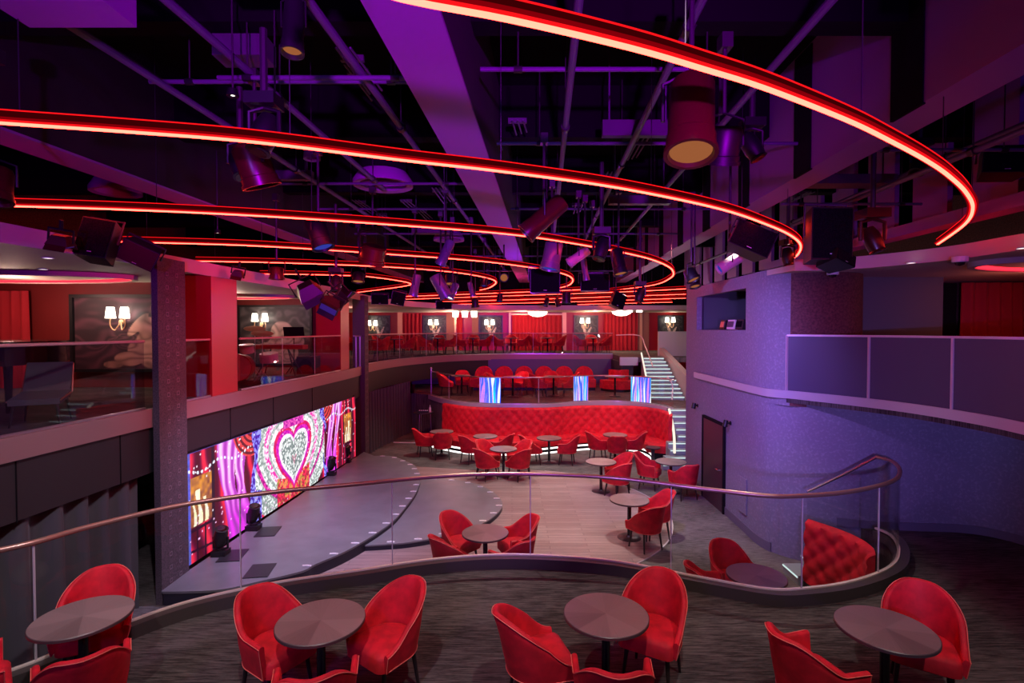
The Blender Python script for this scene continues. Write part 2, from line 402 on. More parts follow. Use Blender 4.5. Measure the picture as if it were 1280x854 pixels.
# ------------------------------------------------------------------ tufted surface
def tufted(name, path, z0, z1, thick, parent, tile=.14, side=1, lean=.06, face=-1, depth=.03):
    """padded back along a path; face=-1: tufts on the right-hand side of travel"""
    pts = resample(path, .035); h = z1 - z0; nv = max(8, int(h / .04))
    prof_n = nv; L = 0; m = MB(); out = []
    for i, p in enumerate(pts):
        a, b = pts[max(i - 1, 0)], pts[min(i + 1, len(pts) - 1)]; t = (b - a); n = Vector((-t.y, t.x, 0)).normalized() * face
        if i: L += (pts[i] - pts[i - 1]).length
        ring = [p - n * thick + Vector((0, 0, z0))]
        for j in range(nv + 1):
            v = j / nv; z = z0 + h * v
            U = L / tile; V = (z - z0) / tile
            bump = (abs(math.sin(PI * (U + V) / 2)) * abs(math.sin(PI * (U - V) / 2))) ** .45
            e = 1 - max(0, (v - .93) / .07) ** 2
            q = p + n * (depth * bump * e - lean * v - (1 - e) * .05); q = Vector((q.x, q.y, z)); ring.append(q)
        ring.append(Vector((p.x, p.y, 0)) - n * (thick + lean * .5) + Vector((0, 0, z1)))
        out.append(ring)
    m.rings(out, True); return m.build(name, M['velvet'], parent, 60)

# near-right banquette
bp = spline([P(1006, 650, .99), Vector((4.44, 7.15, 0)), Vector((4.50, 6.85, 0)), Vector((4.46, 6.60, 0)), Vector((4.36, 6.42, 0))], 8)
bp = [Vector((p.x, p.y, 0)) for p in bp]
o = thing('bench_back', 'curved red tufted bench back seen through the glass beside the platform steps', 'bench', (bp[0].x, bp[0].y, 0))
loc = [p - bp[0] for p in bp]
tufted('backrest', loc, .10, .99, .07, o, .13, face=-1, lean=.03, depth=.05)
MB().sweep(loc, rect(-.02, .06, 0, .10)).build('plinth', M['black'], o)

# ------------------------------------------------------------------ tower and right-hand wall
TX = 4.30
tw = [Vector((9.5, 13.3, 0)), Vector((5.0, 13.3, 0)), Vector((4.36, 13.2, 0)), Vector((4.34, 12.45, 0)), Vector((4.30, 9.75, 0))]
corner = spline([Vector((4.30, 9.75, 0)), Vector((4.28, 9.2, 0)), Vector((4.34, 8.80, 0)), Vector((4.55, 8.50, 0)), Vector((4.95, 8.36, 0)), Vector((5.5, 8.45, 0)), Vector((5.9, 8.9, 0)), Vector((6.1, 9.6, 0))], 6)
lowc = spline([Vector((4.30, 9.75, 0)), Vector((4.28, 9.2, 0)), Vector((4.36, 8.80, 0)), Vector((4.70, 8.42, 0)), Vector((5.3, 8.12, 0)), Vector((6.0, 7.98, 0)), Vector((6.75, 7.9, 0)), Vector((7.15, 7.65, 0)), Vector((7.3, 7.1, 0)), Vector((7.35, 5, 0)), Vector((7.35, -4, 0))], 6)
w0, w1 = 3.73, 4.50     # window in the tower
far = [tw[1], tw[2], Vector((4.335, 12.4, 0))]; win = [Vector((4.335, 12.4, 0)), Vector((4.30, 9.72, 0))]
tm = MB()
tm.sweep(far + [Vector((4.30, 9.72, 0))], rect(-.12, .0, 0, w0)) if False else None
def wallseg(m, path, z0, z1, th=.12): m.sweep(path, rect(0, th, z0, z1))
TT = 4.74
wallseg(tm, far, 0, TT); wallseg(tm, win, 0, w0)
tp = MB(); tp.sweep(win, rect(0, .12, w1, TT)); 
tm.v += tp.v; k0 = len(tm.v) - len(tp.v); tm.f += [tuple(i + k0 for i in f) for f in tp.f]; tm.mi += tp.mi
ci = min(range(len(corner)), key=lambda i: abs(CX + F * corner[i].x / corner[i].y - 1000) + (0 if i < 18 else 999))
wallseg(tm, [Vector((4.30, 9.72, 0))] + corner[1:ci + 1], 2.5, TT)
struct('wall_corner', MB().sweep(corner[ci:], rect(0, .12, 2.5, TT)), M['maroon'])
wallseg(tm, [Vector((4.30, 9.72, 0))] + lowc[1:], 0, 2.63)
struct('wall_tower', tm, M['wallpaper'])
sk = MB(); sk.sweep([tw[2]] + [Vector((4.30, 9.75, 0))] + lowc[1:13], rect(-.02, 0, 0, .16)); struct('baseboard_tower', sk, M['skirt'])
sk = MB(); sk.sweep(lowc[22:], rect(-.02, 0, PZ, PZ + .12)); struct('baseboard_right', sk, M['skirt'])
# control booth interior behind window
cb = MB(); cb.bbox((4.5, 9.2, 3.6), (7.5, 9.3, 4.7)); cb.bbox((4.5, 12.6, 3.6), (7.5, 12.7, 4.7)); cb.bbox((6.0, 9.2, 3.0), (6.1, 12.7, 4.7)); cb.bbox((4.45, 9.2, 4.66), (7.5, 12.7, 4.72)); cb.bbox((4.45, 9.2, 3.3), (6.1, 12.7, 3.4))
struct('wall_booth', cb, mat('booth_wall', (.09, .10, .11), .7))
# door 1
d1 = PY(881, 500, 11.82); 
dr = thing('door_1', None, None, (4.31, 11.2, 0)); dr['kind'] = 'structure'
del_keys = [k for k in ('label', 'category') if k in dr]
MB().bbox((-.035, -.56, 0), (.02, .56, 1.78)).build('door_leaf', M['door'], dr)
MB().bbox((-.05, -.61, 0), (.02, -.56, 1.83)).bbox((-.05, .56, 0), (.02, .61, 1.83)).bbox((-.05, -.61, 1.78), (.02, .61, 1.83)).build('door_frame', M['matte'], dr)
MB().tube([(-.035, -.42, .85), (-.09, -.42, .85), (-.09, -.30, .85)], .012).build('door_handle', M['steel'], dr)
# access hatch on the tower
hp = MB(); hp.bbox((4.262, 9.55, .35), (4.285, 9.9, 1.0)); tag(hp.build('access_hatch', M['wallpaper']), 'small flush access hatch low on the violet-lit wall right of the door', 'hatch')
# band and opaque guard panels of the right-hand balcony
bz = 2.75
bc = [P(a, b, bz) for a, b in ((866, 461.5), (900, 473), (940, 487), (1000, 489.5), (1085, 498), (1140, 504.5), (1195, 512.5), (1240, 520), (1280, 528))]
bc[0] = Vector((4.26, 12.3, 0)); bc[1] = Vector((4.25, 10.6, 0)); bc[2] = Vector((4.24, 9.3, 0)); bc.insert(3, Vector((4.30, 8.78, 0)))
bc = [Vector((p.x, p.y, 0)) for p in bc] + [Vector((5.25, 4.2, 0)), Vector((4.9, 2.2, 0)), Vector((4.9, -3, 0))]
bcs = resample(spline(bc, 8), .1)
struct('trim_5', MB().sweep(bcs, rect(-.02, .03, bz - .13, bz)), M['silver'])
st = idx_at(bcs[:int(len(bcs) * .8)], 980)
rm = MB(); rm.prism([(p.x, p.y) for p in bcs[st:]] + [(11, -3), (11, 13), (5.2, 13), (5.0, 8.9)], bz - .2, bz - .01)
tag(rm.build('floor', M['carpet'], None), kind='structure')
pp = bcs[st:]; o = thing('guard_panels', 'violet balcony guard of three flat panels with pale frames on the right', 'balustrade', (pp[0].x, pp[0].y, bz))
lq = [p - pp[0] for p in pp]
cuts = [0] + [idx_at(pp[:int(len(pp) * .8)], a) for a in (1087, 1196, 1330)] + [len(pp) - 1]
for a, b in zip(cuts, cuts[1:]):
    if b - a > 1: MB().sweep(lq[a:b + 1], rect(0, .02, .0, .88)).build('guard_panel', M['panel'], o)
MB().sweep(lq, rect(-.012, .035, .88, .91)).build('top_rail', M['frame'], o)
for c in cuts[:-1]: MB().box(lq[c] + Vector((0, 0, .45)), (.03, .03, .9)).build('post', M['frame'], o)
# walls and curtain behind right balcony
struct('wall_mezzanine', MB().bbox((5.8, 10.2, bz - .1), (11, 10.35, SO + .1)), M['maroon'])
pz = MB(); pz.bbox((7.35, 10.1, bz), (8.2, 10.2, SO)); struct('door_2', pz, M['redwall'])
struct('trim_6', MB().bbox((7.28, 10.08, bz), (7.35, 10.2, SO)).bbox((8.2, 10.05, bz), (8.45, 10.2, SO)).bbox((9.0, 10.0, bz), (9.2, 10.2, SO)), M['matte'])
# right soffit
rs = [P(a, b, SO + .03) for a, b in ((993, 338), (1040, 337), (1100, 333), (1190, 324), (1280, 311))]
rs = [Vector((p.x, p.y, 0)) for p in rs] + [Vector((5.95, 4, 0)), Vector((5.9, -3, 0))]
rss = spline(rs, 8)
struct('ceiling_soffit2', MB().prism([(p.x, p.y) for p in rss] + [(11, -3), (11, 13), (4.4, 13), (4.3, 9)], SO + .03, SO + .12), M['plaster']).name = 'ceiling.002'
struct('trim_7', MB().sweep(rss, rect(-.02, .03, SO + .02, SO + .20)), M['fasciapink'])

# curtains --------------------------------------------------------
def curtain(label, a, b, z0, z1, m, fold=.16, amp=.05, group=None):
    a, b = Vector((a[0], a[1], 0)), Vector((b[0], b[1], 0)); L = (b - a).length
    if isinstance(fold, float): pass
    t = (b - a).normalized(); nn = Vector((-t.y, t.x, 0)); n = int(L / fold * 10); pts = []
    ph = random.random() * 6
    for i in range(n + 1):
        d = L * i / n
        w = math.sin(2 * PI * d / fold + .8 * math.sin(d * 3.1 + ph)) + .35 * math.sin(4.1 * d + ph)
        pts.append(a + t * d + nn * amp * w)
    c = a.copy(); m_ = MB(); out = []
    for k, (z, s) in enumerate(((z0, 1.15), (z0 + (z1 - z0) * .5, 1.), (z1, .75))):
        pass
    rows = []
    for i, p in enumerate(pts):
        base_ = a + t * (L * i / n); dv = p - base_
        col = []
        for z, s in ((z0, 1.2), (z0 + (z1 - z0) * .5, 1.), (z1, .7)): col.append(base_ + dv * s + Vector((0, 0, z)) - c)
        for z, s in ((z1, .7), (z0 + (z1 - z0) * .5, 1.), (z0, 1.2)): col.append(base_ + dv * s + nn * .012 + Vector((0, 0, z)) - c)
        rows.append(col)
    m_.rings(rows, True); o = m_.build('curtain', m, None, 80); o.location = c
    return tag(o, label, 'curtain', group)
curtain('tall red curtain on the right-hand balcony beside the dark wall panels', (8.45, 9.9), (11.0, 9.9), bz, SO, M['redcurtain'], .22, .06)
curtain('black stage curtain hanging under the left balcony, in front of the textured column', (LX(4.9) - .12, 4.85), (LX(7.3) - .12, 7.0), 0, 1.82, M['blackcurtain'], .34, .085)
curtain('black curtain behind the slim column at the far end of the stage', (LX(15.6) - .05, 15.7), (-3.75, 19.2), 0, 1.85, M['blackcurtain'], .24, .06)
curtain('black curtain in the dark corner left of the red tufted bench', (-3.7, 19.3), (-2.6, 19.9), 0, 1.4, M['blackcurtain'], .24, .06)

# ------------------------------------------------------------------ columns
def column(name, label, a, b, z0, z1, m, pat=False):
    t = thing(name, label, 'column', ((a[0] + b[0]) / 2, (a[1] + b[1]) / 2, z0))
    dx, dy = abs(b[0] - a[0]) / 2, abs(b[1] - a[1]) / 2
    MB().bbox((-dx, -dy, 0), (dx, dy, z1 - z0)).build('shaft', m, t)
    if pat:
        s = MB(); q = MB()
        z = .25
        while z < z1 - z0 - .2:
            for yy in (-dy * .35, dy * .35):
                for (u0, u1, v0, v1) in ((-.028, .028, -.028, -.021), (-.028, .028, .021, .028), (-.028, -.021, -.028, .028), (.021, .028, -.028, .028)):
                    s.bbox((dx, yy + u0, z + v0), (dx + .004, yy + u1, z + v1))
            z += .185
        s.build('square_inlay', mat('inlay', (.22, .17, .2), .5), t)
    return t
colfab = noisy(mat('column_fabric', (.07, .05, .06), .8), (.05, .04, .048, 1), (.11, .085, .10, 1), nscale=60, detail=2)
column('column', 'wide dark textured column rising beside the left end of the screen', (-4.83, 7.08), (-4.745, 7.68), 0, SO + .1, colfab, True)
column('column', 'slim dark column at the far right end of the screen', (-4.62, 15.3), (-4.27, 15.7), 0, SO + .1, colfab, True)
column('column', 'broad glossy red column on the left balcony beside the dark mural alcove', (-5.45, 8.42), (-4.79, 9.2), MZ, SO, M['redwall'])
column('column', 'narrower red column on the left balcony near the slim dark column', (-5.1, 13.75), (-4.46, 14.45), MZ, SO, M['redwall'])

# ------------------------------------------------------------------ painted grids
def painted(name, o0, ux, uz, W, H, nx, nz, fn, m, parent=None, thick=.03):
    xs = np.linspace(0, 1, nx); zs = np.linspace(0, 1, nz); U, V = np.meshgrid(xs, zs)
    C = fn(U, V)
    ux = Vector(ux).normalized(); uz = Vector(uz).normalized()
    vs = [tuple(Vector(o0) + ux * W * u + uz * H * v) for v in zs for u in xs]
    fs = [(j * nx + i, j * nx + i + 1, (j + 1) * nx + i + 1, (j + 1) * nx + i) for j in range(nz - 1) for i in range(nx - 1)]
    n0 = len(vs); nn = ux.cross(uz) * -thick
    for (u, v) in ((0, 0), (1, 0), (1, 1), (0, 1)): vs.append(tuple(Vector(o0) + ux * W * u + uz * H * v + nn))
    cs = [0, nx - 1, nx * nz - 1, nx * (nz - 1)]
    fs += [(n0 + 3, n0 + 2, n0 + 1, n0)] + [(cs[i], n0 + i, n0 + (i + 1) % 4, cs[(i + 1) % 4]) for i in range(4)]
    me = bpy.data.meshes.new(name); me.from_pydata(vs, [], fs); me.materials.append(m)
    ca = me.color_attributes.new('Col', 'FLOAT_COLOR', 'POINT')
    buf = np.zeros((len(vs), 4), np.float32); buf[:, 3] = 1; buf[:n0, :3] = C.reshape(-1, 3); ca.data.foreach_set('color', buf.ravel())
    o = bpy.data.objects.new(name, me); COL.objects.link(o)
    if parent is not None: o.parent = parent
    return o
def vnoise(X, Y, seed=0):
    r = np.random.RandomState(seed).rand(64, 64)
    xi = np.floor(X).astype(int); yi = np.floor(Y).astype(int); fx = X - xi; fy = Y - yi; fx = fx * fx * (3 - 2 * fx); fy = fy * fy * (3 - 2 * fy)
    g = lambda a, b: r[a % 64, b % 64]
    return (g(xi, yi) * (1 - fx) + g(xi + 1, yi) * fx) * (1 - fy) + (g(xi, yi + 1) * (1 - fx) + g(xi + 1, yi + 1) * fx) * fy
def led(U, V):
    A = 6.85 / 1.72; x = (U - .49) * 2 * A; y = (V - .5) * 2
    wx = vnoise(x * 2.2 + 9, y * 2.2 + 9, 11) - .5; wy = vnoise(x * 2.2 + 40, y * 2.2, 12) - .5; fine = vnoise(x * 26 + 50, y * 26 + 50, 13); fine2 = vnoise(x * 14 + 80, y * 14 + 20, 14)
    rnd = np.random.RandomState(3).rand(*U.shape)
    C = np.zeros(U.shape + (3,)); ax = np.abs(x)
    folds = .5 + .5 * np.sin(x * 13 + 3 * wx + 2 * wy + .8 * y)
    C[...] = np.stack([.08 + .85 * folds ** 3, .002 + .02 * folds ** 4, .01 + .05 * folds], -1)
    # lilac and white swags
    for s0, w0 in ((-2.45, .34), (-2.02, .22), (2.25, .26), (2.62, .16)):
        cx = s0 + .22 * np.sin(1.6 * y + s0) * (1 if s0 < 0 else -1); wdt = w0 * (.55 + .45 * np.abs(y)); m = np.abs(x - cx) < wdt
        w = .5 + .5 * np.sin((x - cx) * 22 / (.5 + .5 * np.abs(y)) + 5 * wy + 3 * wx); hi = np.clip(y + .6, 0, 1)
        c = np.stack([.40 + .5 * w, .04 + .55 * w ** 2 * hi, .45 + .45 * w], -1); C[m] = c[m]
    # red scallop swag
    for cx in (-1.75, 1.62):
        rr = np.sqrt((x - cx) ** 2 + (1.1 * (y - 1.15)) ** 2); m = rr < .72; w = (np.sin(rr * 46) > -.1) * (.5 + .5 * fine)
        c = np.stack([.12 + .85 * w, .01 + .06 * w, .02 + .05 * w], -1); C[m] = c[m]
    hx = np.abs(x + .05 * wx); yy = y + .10 + .04 * wy
    d = np.sqrt((hx * .92) ** 2 + (1.22 * (yy + .05) - .70 * np.sqrt(hx + 1e-6)) ** 2)
    ang = np.arctan2(1.22 * (yy + .05) - .70 * np.sqrt(hx), hx + 1e-3)
    jewel = np.clip((fine - .35) * 3.2, 0, 1); W_ = np.array((.93, .96, .95)); Gy = np.array((.30, .38, .38))
    def beads(m, c1, c2, f): C[m] = (np.array(c1)[None, None] * f[..., None] + np.array(c2)[None, None] * (1 - f[..., None]))[m]
    out = (ax < 1.72) & (d < 2.2)
    beads(out, (.92, .97, .95), (.12, .18, .17), np.clip(jewel * (.35 + .65 * (np.sin(d * 21 + 2) > -.35)) + .15, 0, 1))
    beads(out & (d < 1.62) & (d > 1.50), (.85, .03, .45), (.30, .0, .18), jewel)
    beads(out & (d < 1.22) & (d > 1.06), (.80, .02, .40), (.85, .75, .85), np.clip(1.3 * jewel, 0, 1))
    beads(d < .98, W_, (.55, .5, .55), np.clip(jewel + .5 * (np.sin(ang * 24) > 0), 0, 1))
    beads(d < .86, (.85, .02, .10), (.50, .0, .14), np.clip(fine2 * 1.4 - .2, 0, 1))
    beads(d < .76, (.75, .02, .50), (.45, .0, .38), jewel)
    beads(d < .66, (1, .95, 1), (.9, .65, .88), jewel)
    beads(d < .58, (.88, .92, .91), (.15, .20, .20), np.clip(jewel * (.45 + .55 * (np.sin(d * 70) > -.2)), 0, 1))
    beads(d < .10, (.7, .3, .4), (.35, .2, .25), jewel)
    # jewelled cluster and amber rays below
    low = (y < -.52 + .25 * ax) & (ax < .80) & (d > .86)
    r_ = np.stack([.35 + .6 * jewel, .02 + .22 * (fine2 > .6), .04 + .05 * jewel], -1); C[low] = r_[low]
    tp = (y > .80) & (ax < .5); beads(tp, (.85, .1, .5), (.4, 0, .3), jewel)
    edge_ = (ax + .5 * wx > 1.64) & (ax + .35 * wy < 1.82) & (d > 1.0) & (ax > 1.45) & (ax < 1.95); beads(edge_, (.30, .32, 1), (.05, .0, .35), jewel)
    for sgn_ in (-1, 1):
        u = x * sgn_ - 3.42; m = (np.abs(u) < .30) & (y > -.35) & (y < .55)
        c = np.stack([.20 + .6 * fine2 * (y + .6), .05 + .28 * fine2 * (y + .5), .02 + .03 * fine], -1); C[m] = c[m]
        for fx, fw, ft in ((.05, .055, .30), (-.12, .045, .12), (.19, .035, .05)):
            fg = m & (np.abs(u - fx - .04 * np.sin(y * 7)) < fw * (.6 + .5 * np.abs(np.sin(y * 5)))) & (y < ft); c = np.stack([.9 + .1 * fine, .75 + .2 * fine, .45 + .3 * fine2], -1); C[fg] = c[fg]
        C[(np.abs(np.abs(u) - .34) < .04)] = (.02, .004, .015)
        bars = (np.abs(u) < .30) & (y < -.38) & ((np.abs(np.abs(u) - .11) < .022) | (np.abs(y + .42) < .035) | (np.abs(y + .82 - .1 * u) < .025)); C[bars] = (.02, 0, .01)
    m = x < -3.70; C[m] = np.stack([.03 + .12 * rnd, .05 + .1 * rnd, .35 + .4 * fine2], -1)[m]
    lights = (((x * 9) % 1 - .5) ** 2 * .012 + (y - .66 - .06 * np.sin(x * 6)) ** 2 < .0009) & (ax > 1.9); C[lights] = (.75, .85, 1.)
    for a, b in np.random.RandomState(5).rand(230, 2):
        m = ((U - a) * A) ** 2 + (V - b) ** 2 < .00007; C[m] = (1, .9, 1) if b > .35 else (1, .55, .9)
    return np.clip(C, 0, 1.)
ls = Vector((LX(7.66) - .0, 7.66, .2)); le = Vector((LX(14.6), 14.6, .2)); dl = le - ls
sc_ = thing('video_screen', 'wide LED screen showing a jewelled heart between red curtains behind the stage', 'screen', ls)
painted('screen_picture', (0.03, 0, .02), dl, (0, 0, 1), dl.length, 1.66, 640, 170, led, M['screen'], sc_, .05)
fr = MB(); fr.sweep([Vector((0, 0, 0)), dl], rect(-.0, .1, 0, 1.72)); 
fr2 = fr.build('screen_casing', M['matte'], sc_)

# ------------------------------------------------------------------ stage
SZ = .2
stg = [P(a, b, SZ) for a, b in ((468, 570), (491, 570.5), (515, 580), (522, 587), (526, 597), (523, 609), (518, 619), (509, 631), (495, 648), (479, 661), (459, 674), (430, 690), (395, 705), (377, 714))]
stg = [Vector((p.x, p.y, 0)) for p in stg] + [Vector((-3.55, 7.35, 0)), Vector((-4.0, 7.1, 0)), Vector((-4.72, 7.05, 0))]
stp = spline(stg, 6)
t = thing('stage', 'large dark curved stage deck in front of the LED screen', 'stage', (-3.8, 11, 0))
off = Vector((-3.8, 11, 0))
poly = [(p.x + 3.8, p.y - 11) for p in stp] + [(LX(7.1) + 3.8 + .1, -3.9), (LX(15.2) + 3.8 + .05, 4.2)]
MB().prism(poly, SZ - .03, SZ).build('deck', M['stage'], t)
MB().prism([(a * .995, b * .995) for a, b in poly], 0, SZ - .03).build('riser', M['riser'], t)
ext = [P(a, b, .11) for a, b in ((528, 600), (541, 598), (562, 599), (592, 604), (613, 613), (624, 622), (628, 632), (619, 644), (600, 656), (572, 664), (546, 672), (511, 678), (481, 680.5), (456, 682))]
exs = spline([Vector((p.x, p.y, 0)) for p in ext], 6)
t2 = thing('stage_extension', 'lower rounded grey thrust stage joined to the right of the main stage', 'stage', (-1.5, 10.5, 0))
poly2 = [(p.x + 1.5, p.y - 10.5) for p in exs] + [(-1.1, -.5), (-.8, 1.0)]
MB().prism(poly2, .085, .11).build('deck', M['stage'], t2); MB().prism([(a * .995, b * .995) for a, b in poly2], 0, .085).build('riser', M['riser'], t2)
def markers(path, z, group, where, n):
    q = resample(path, .02); 
    proto = None
    for i in range(n):
        p = q[int((i + .5) * len(q) / n)]; a = q[min(int((i + .5) * len(q) / n) + 1, len(q) - 1)] - p
        c = Vector((-a.y, a.x, 0)).normalized()
        loc = (p.x + c.x * -.07 * sgn, p.y + c.y * -.07 * sgn, z)
        if proto is None:
            m = MB(); m.box((0, 0, .006), (.13, .03, .012)).box((0, 0, .014), (.05, .02, .006)); o_ = m.build('edge_light', M['white']); proto = o_
            tag(o_, where, 'light', group)
        else: o_ = proto.copy(); COL.objects.link(o_)
        o_.location = loc
sgn = 1
markers(stp[:80], SZ, 'edge lights of the main stage', 'tiny white edge light set in the curved rim of the large stage', 17)
markers(exs[2:-4], .11, 'edge lights of the thrust stage', 'tiny white edge light set in the rim of the lower round stage', 13)
for a, b, w, rz, lab in ((291, 695, .34, .15, 'dark square pad on the stage beside the nearest floor lamp'), (335, 665, .34, .15, 'dark square pad on the stage beside the second floor lamp'), (325, 714, .34, .15, 'dark square pad on the stage nearest the front balustrade')):
    p = P(a, b, SZ); o_ = MB().box((0, 0, .006), (w, w * 1.3, .012), rz).build('floor_pad', M['pad']); o_.location = p; tag(o_, lab, 'pad')

# ------------------------------------------------------------------ chairs and tables
def chair_shell(swoop=False):
    m = MB(); out = []; edge_top = []; edge_bot = []
    N = 44; R = .262
    def plan(s):
        a = abs(s)
        if a < .58:
            th = s / .58 * PI / 2; return Vector((R * math.sin(th), -R * math.cos(th), 0)), Vector((math.sin(th), -math.cos(th), 0))
        u = (a - .58) / .42; sg = 1 if s > 0 else -1
        return Vector((sg * (R + .012 * u), .22 * u, 0)), Vector((sg, .02, 0)).normalized()
    def top(s):
        a = abs(s); 
        k = min(max((a - .16) / .46, 0), 1); k = k * k * (3 - 2 * k)
        if swoop:
            k = min(max((a - .10) / .90, 0), 1); k = k * k * (3 - 2 * k); return .835 - .355 * k ** .9
        return .83 - .205 * k - .015 * a
    for i in range(N + 1):
        s = -1 + 2 * i / N; p, n = plan(s); zt = top(s); zb = .33; ring = []
        bk = max(0, 1 - abs(s) / .6)
        def pos(z, inset):
            t = (z - .33) / .5
            return p + n * (.035 * t - .05 * max(0, .35 - t) ** 1 - inset) + Vector((0, -.075 * t * t * bk, z))
        for k in range(7): ring.append(pos(zb + (zt - .018 - zb) * k / 6, 0))
        th = .046
        for a in (45, 90, 135): ring.append(pos(zt - .018, th / 2 - th / 2 * math.cos(math.radians(a))) + Vector((0, 0, .018 * math.sin(math.radians(a)))))
        for k in range(5): ring.append(pos(zt - .018 + (.38 - zt + .018) * k / 4, th))
        out.append(ring); edge_top.append(pos(zt - .012, -.003)); edge_bot.append(pos(zb + .01, -.003))
    m.rings(out, True)
    pi = MB(); pi.tube([edge_bot[0]] + [edge_top[0]] + edge_top[1:-1] + [edge_top[-1], edge_bot[-1]] + edge_bot[-2:0:-1], .0035, 5)
    return m, pi
def chair_seat():
    m = MB(); rg = []
    def outline(ins, z):
        r = .225 - ins; pts = []
        for i in range(13): th = PI + PI * i / 12; pts.append(Vector((r * math.cos(th), r * math.sin(th) * .95, z)))
        f = .265 - ins; c = .07
        for i in range(5): th = PI / 2 * i / 4; pts.append(Vector((r + .015 - c + c * math.cos(th), f - c + c * math.sin(th), z)))
        for i in range(5): th = PI / 2 + PI / 2 * i / 4; pts.append(Vector((-r - .015 + c + c * math.cos(th), f - c + c * math.sin(th), z)))
        return pts
    for ins, z in ((.03, .31), (0, .33), (0, .43), (.012, .452), (.05, .468), (.12, .474)): rg.append(outline(ins, z))
    m.rings(rg, True); return m
def make_chair(swoop):
    sh, pi = chair_shell(swoop); c = thing('tub_chair', 'proto', 'chair')
    sh.build('backrest', M['velvet'], c, 50); pi.build('piping', M['piping'], c); chair_seat().build('seat', M['velvet'], c, 50)
    for sx in (-1, 1):
        for sy in (-1, 1):
            MB().tube([(sx * .17, sy * .15 + .02, .335), (sx * .20, sy * .19 + .02, .0)], [.021, .012], 8).build('leg', M['leg'], c)
    return c
chair0 = make_chair(False); chair1 = make_chair(True)
table0 = thing('cocktail_table', 'proto', 'table')
MB().lathe([(.0, .672), (.34, .672), (.35, .678), (.35, .698), (.346, .7015)], 56).build('edge_band', M['tedge'], table0)
MB().lathe([(.346, .7), (.343, .7035), (.0, .7035)], 56).build('table_top', M['veneer'], table0)
MB().lathe([(.11, .668), (.11, .655), (.035, .645), (.035, .05), (.05, .035)], 20).build('pedestal', M['blackgloss'], table0)
MB().lathe([(.21, .0), (.215, .01), (.20, .022), (.06, .036), (.04, .06)], 36).build('foot_plate', M['darkmetal'], table0)
used = [False, False, False]
def put(root, k, loc, rz, label, group):
    if not used[k]:
        used[k] = True; root.location = loc; root.rotation_euler = (0, 0, rz); root['label'] = label; root['group'] = group; return root
    return dup(root, loc, rz, label, group)
def put_table(x, y, z, label, group, rz=0): return put(table0, 1, (x, y, z), rz, label, group)
def put_chair(x, y, z, tx, ty, label, group, turn=0, sw=0):
    a = math.atan2(ty - y, tx - x) - PI / 2 + turn
    return put(chair1 if sw else chair0, 2 if sw else 0, (x, y, z), a, label, group)
UPPER = [
 ((-3.53, 4.29), 'leftmost platform table', [(-3.70, 4.64, 'behind', 1, 0), (-3.13, 3.80, 'in front of', 0, 0), (-4.02, 3.80, 'at the frame edge left of', 0, 0)]),
 ((-1.55, 4.23), 'second platform table from the left', [(-1.98, 4.36, 'left of', 0, -.25), (-1.06, 4.44, 'right of', 1, .5), (-1.38, 3.64, 'in front of', 0, 0)]),
 ((.78, 4.33), 'third platform table from the left', [(.20, 4.22, 'left of', 1, .1), (1.24, 4.60, 'right of', 1, .5), (.72, 3.70, 'in front of', 0, 0)]),
 ((2.95, 4.12), 'rightmost platform table', [(2.27, 3.93, 'left of', 0, 0), (3.45, 4.38, 'behind', 1, .5)]),
]
for (x, y), d, chs in UPPER:
    put_table(x, y, PZ, 'round dark wood table with wedge veneer, ' + d, 'round tables', random.random() * 3)
    for cx, cy, w, sw, tn in chs: put_chair(cx, cy, PZ, x, y, 'red velvet tub chair %s the %s' % (w, d), 'chairs on the front platform', tn, sw)
def ring_chairs(x, y, z, d, specs, group, dist=.56):
    put_table(x, y, z, 'small round dark table ' + d, group.replace('chairs', 'tables'), random.random() * 3)
    for ang, w in specs:
        a = math.radians(ang); put_chair(x + dist * math.cos(a), y + dist * math.sin(a), z, x, y, 'red chair %s the table %s' % (w, d), group, random.uniform(-.12, .12), random.random() < .35)
G1 = 'chairs on the main floor'
ring_chairs(-.40, 7.84, 0, 'just behind the front glass near the stage', [(140, 'behind'), (28, 'right of'), (212, 'left of'), (-40, 'in front of')], G1, .55)
ring_chairs(2.10, 9.38, 0, 'at the right rim of the wooden floor', [(8, 'right of'), (-68, 'in front of')], G1, .50)
ring_chairs(2.05, 12.09, 0, 'at the far rim of the wooden floor', [(25, 'behind'), (-52, 'in front of')], G1, .50)
ring_chairs(-.22, 13.40, 0, 'with four chairs in mid hall', [(140, 'back left of'), (38, 'back right of'), (218, 'front left of'), (-42, 'front right of')], G1, .54)
ring_chairs(1.04, 14.75, 0, 'third from left along the long bench', [(195, 'left of'), (-15, 'right of')], G1, .52)
ring_chairs(-.76, 15.0, 0, 'second from left along the long bench', [(215, 'left of'), (-20, 'right of')], G1, .52)
ring_chairs(-2.10, 15.70, 0, 'leftmost along the long bench', [(195, 'left of'), (-80, 'in front of')], G1, .52)
ring_chairs(2.98, 15.20, 0, 'rightmost along the long bench', [(190, 'left of'), (-95, 'in front of'), (-10, 'right of')], G1, .54)
ring_chairs(3.66, 12.10, 0, 'against the purple wall by the dark door', [(150, 'behind'), (-72, 'in front of')], G1, .52)
ring_chairs(3.02, 6.46, 0, 'half hidden by the curb near the steps', [(98, 'behind'), (176, 'left of')], G1, .52)

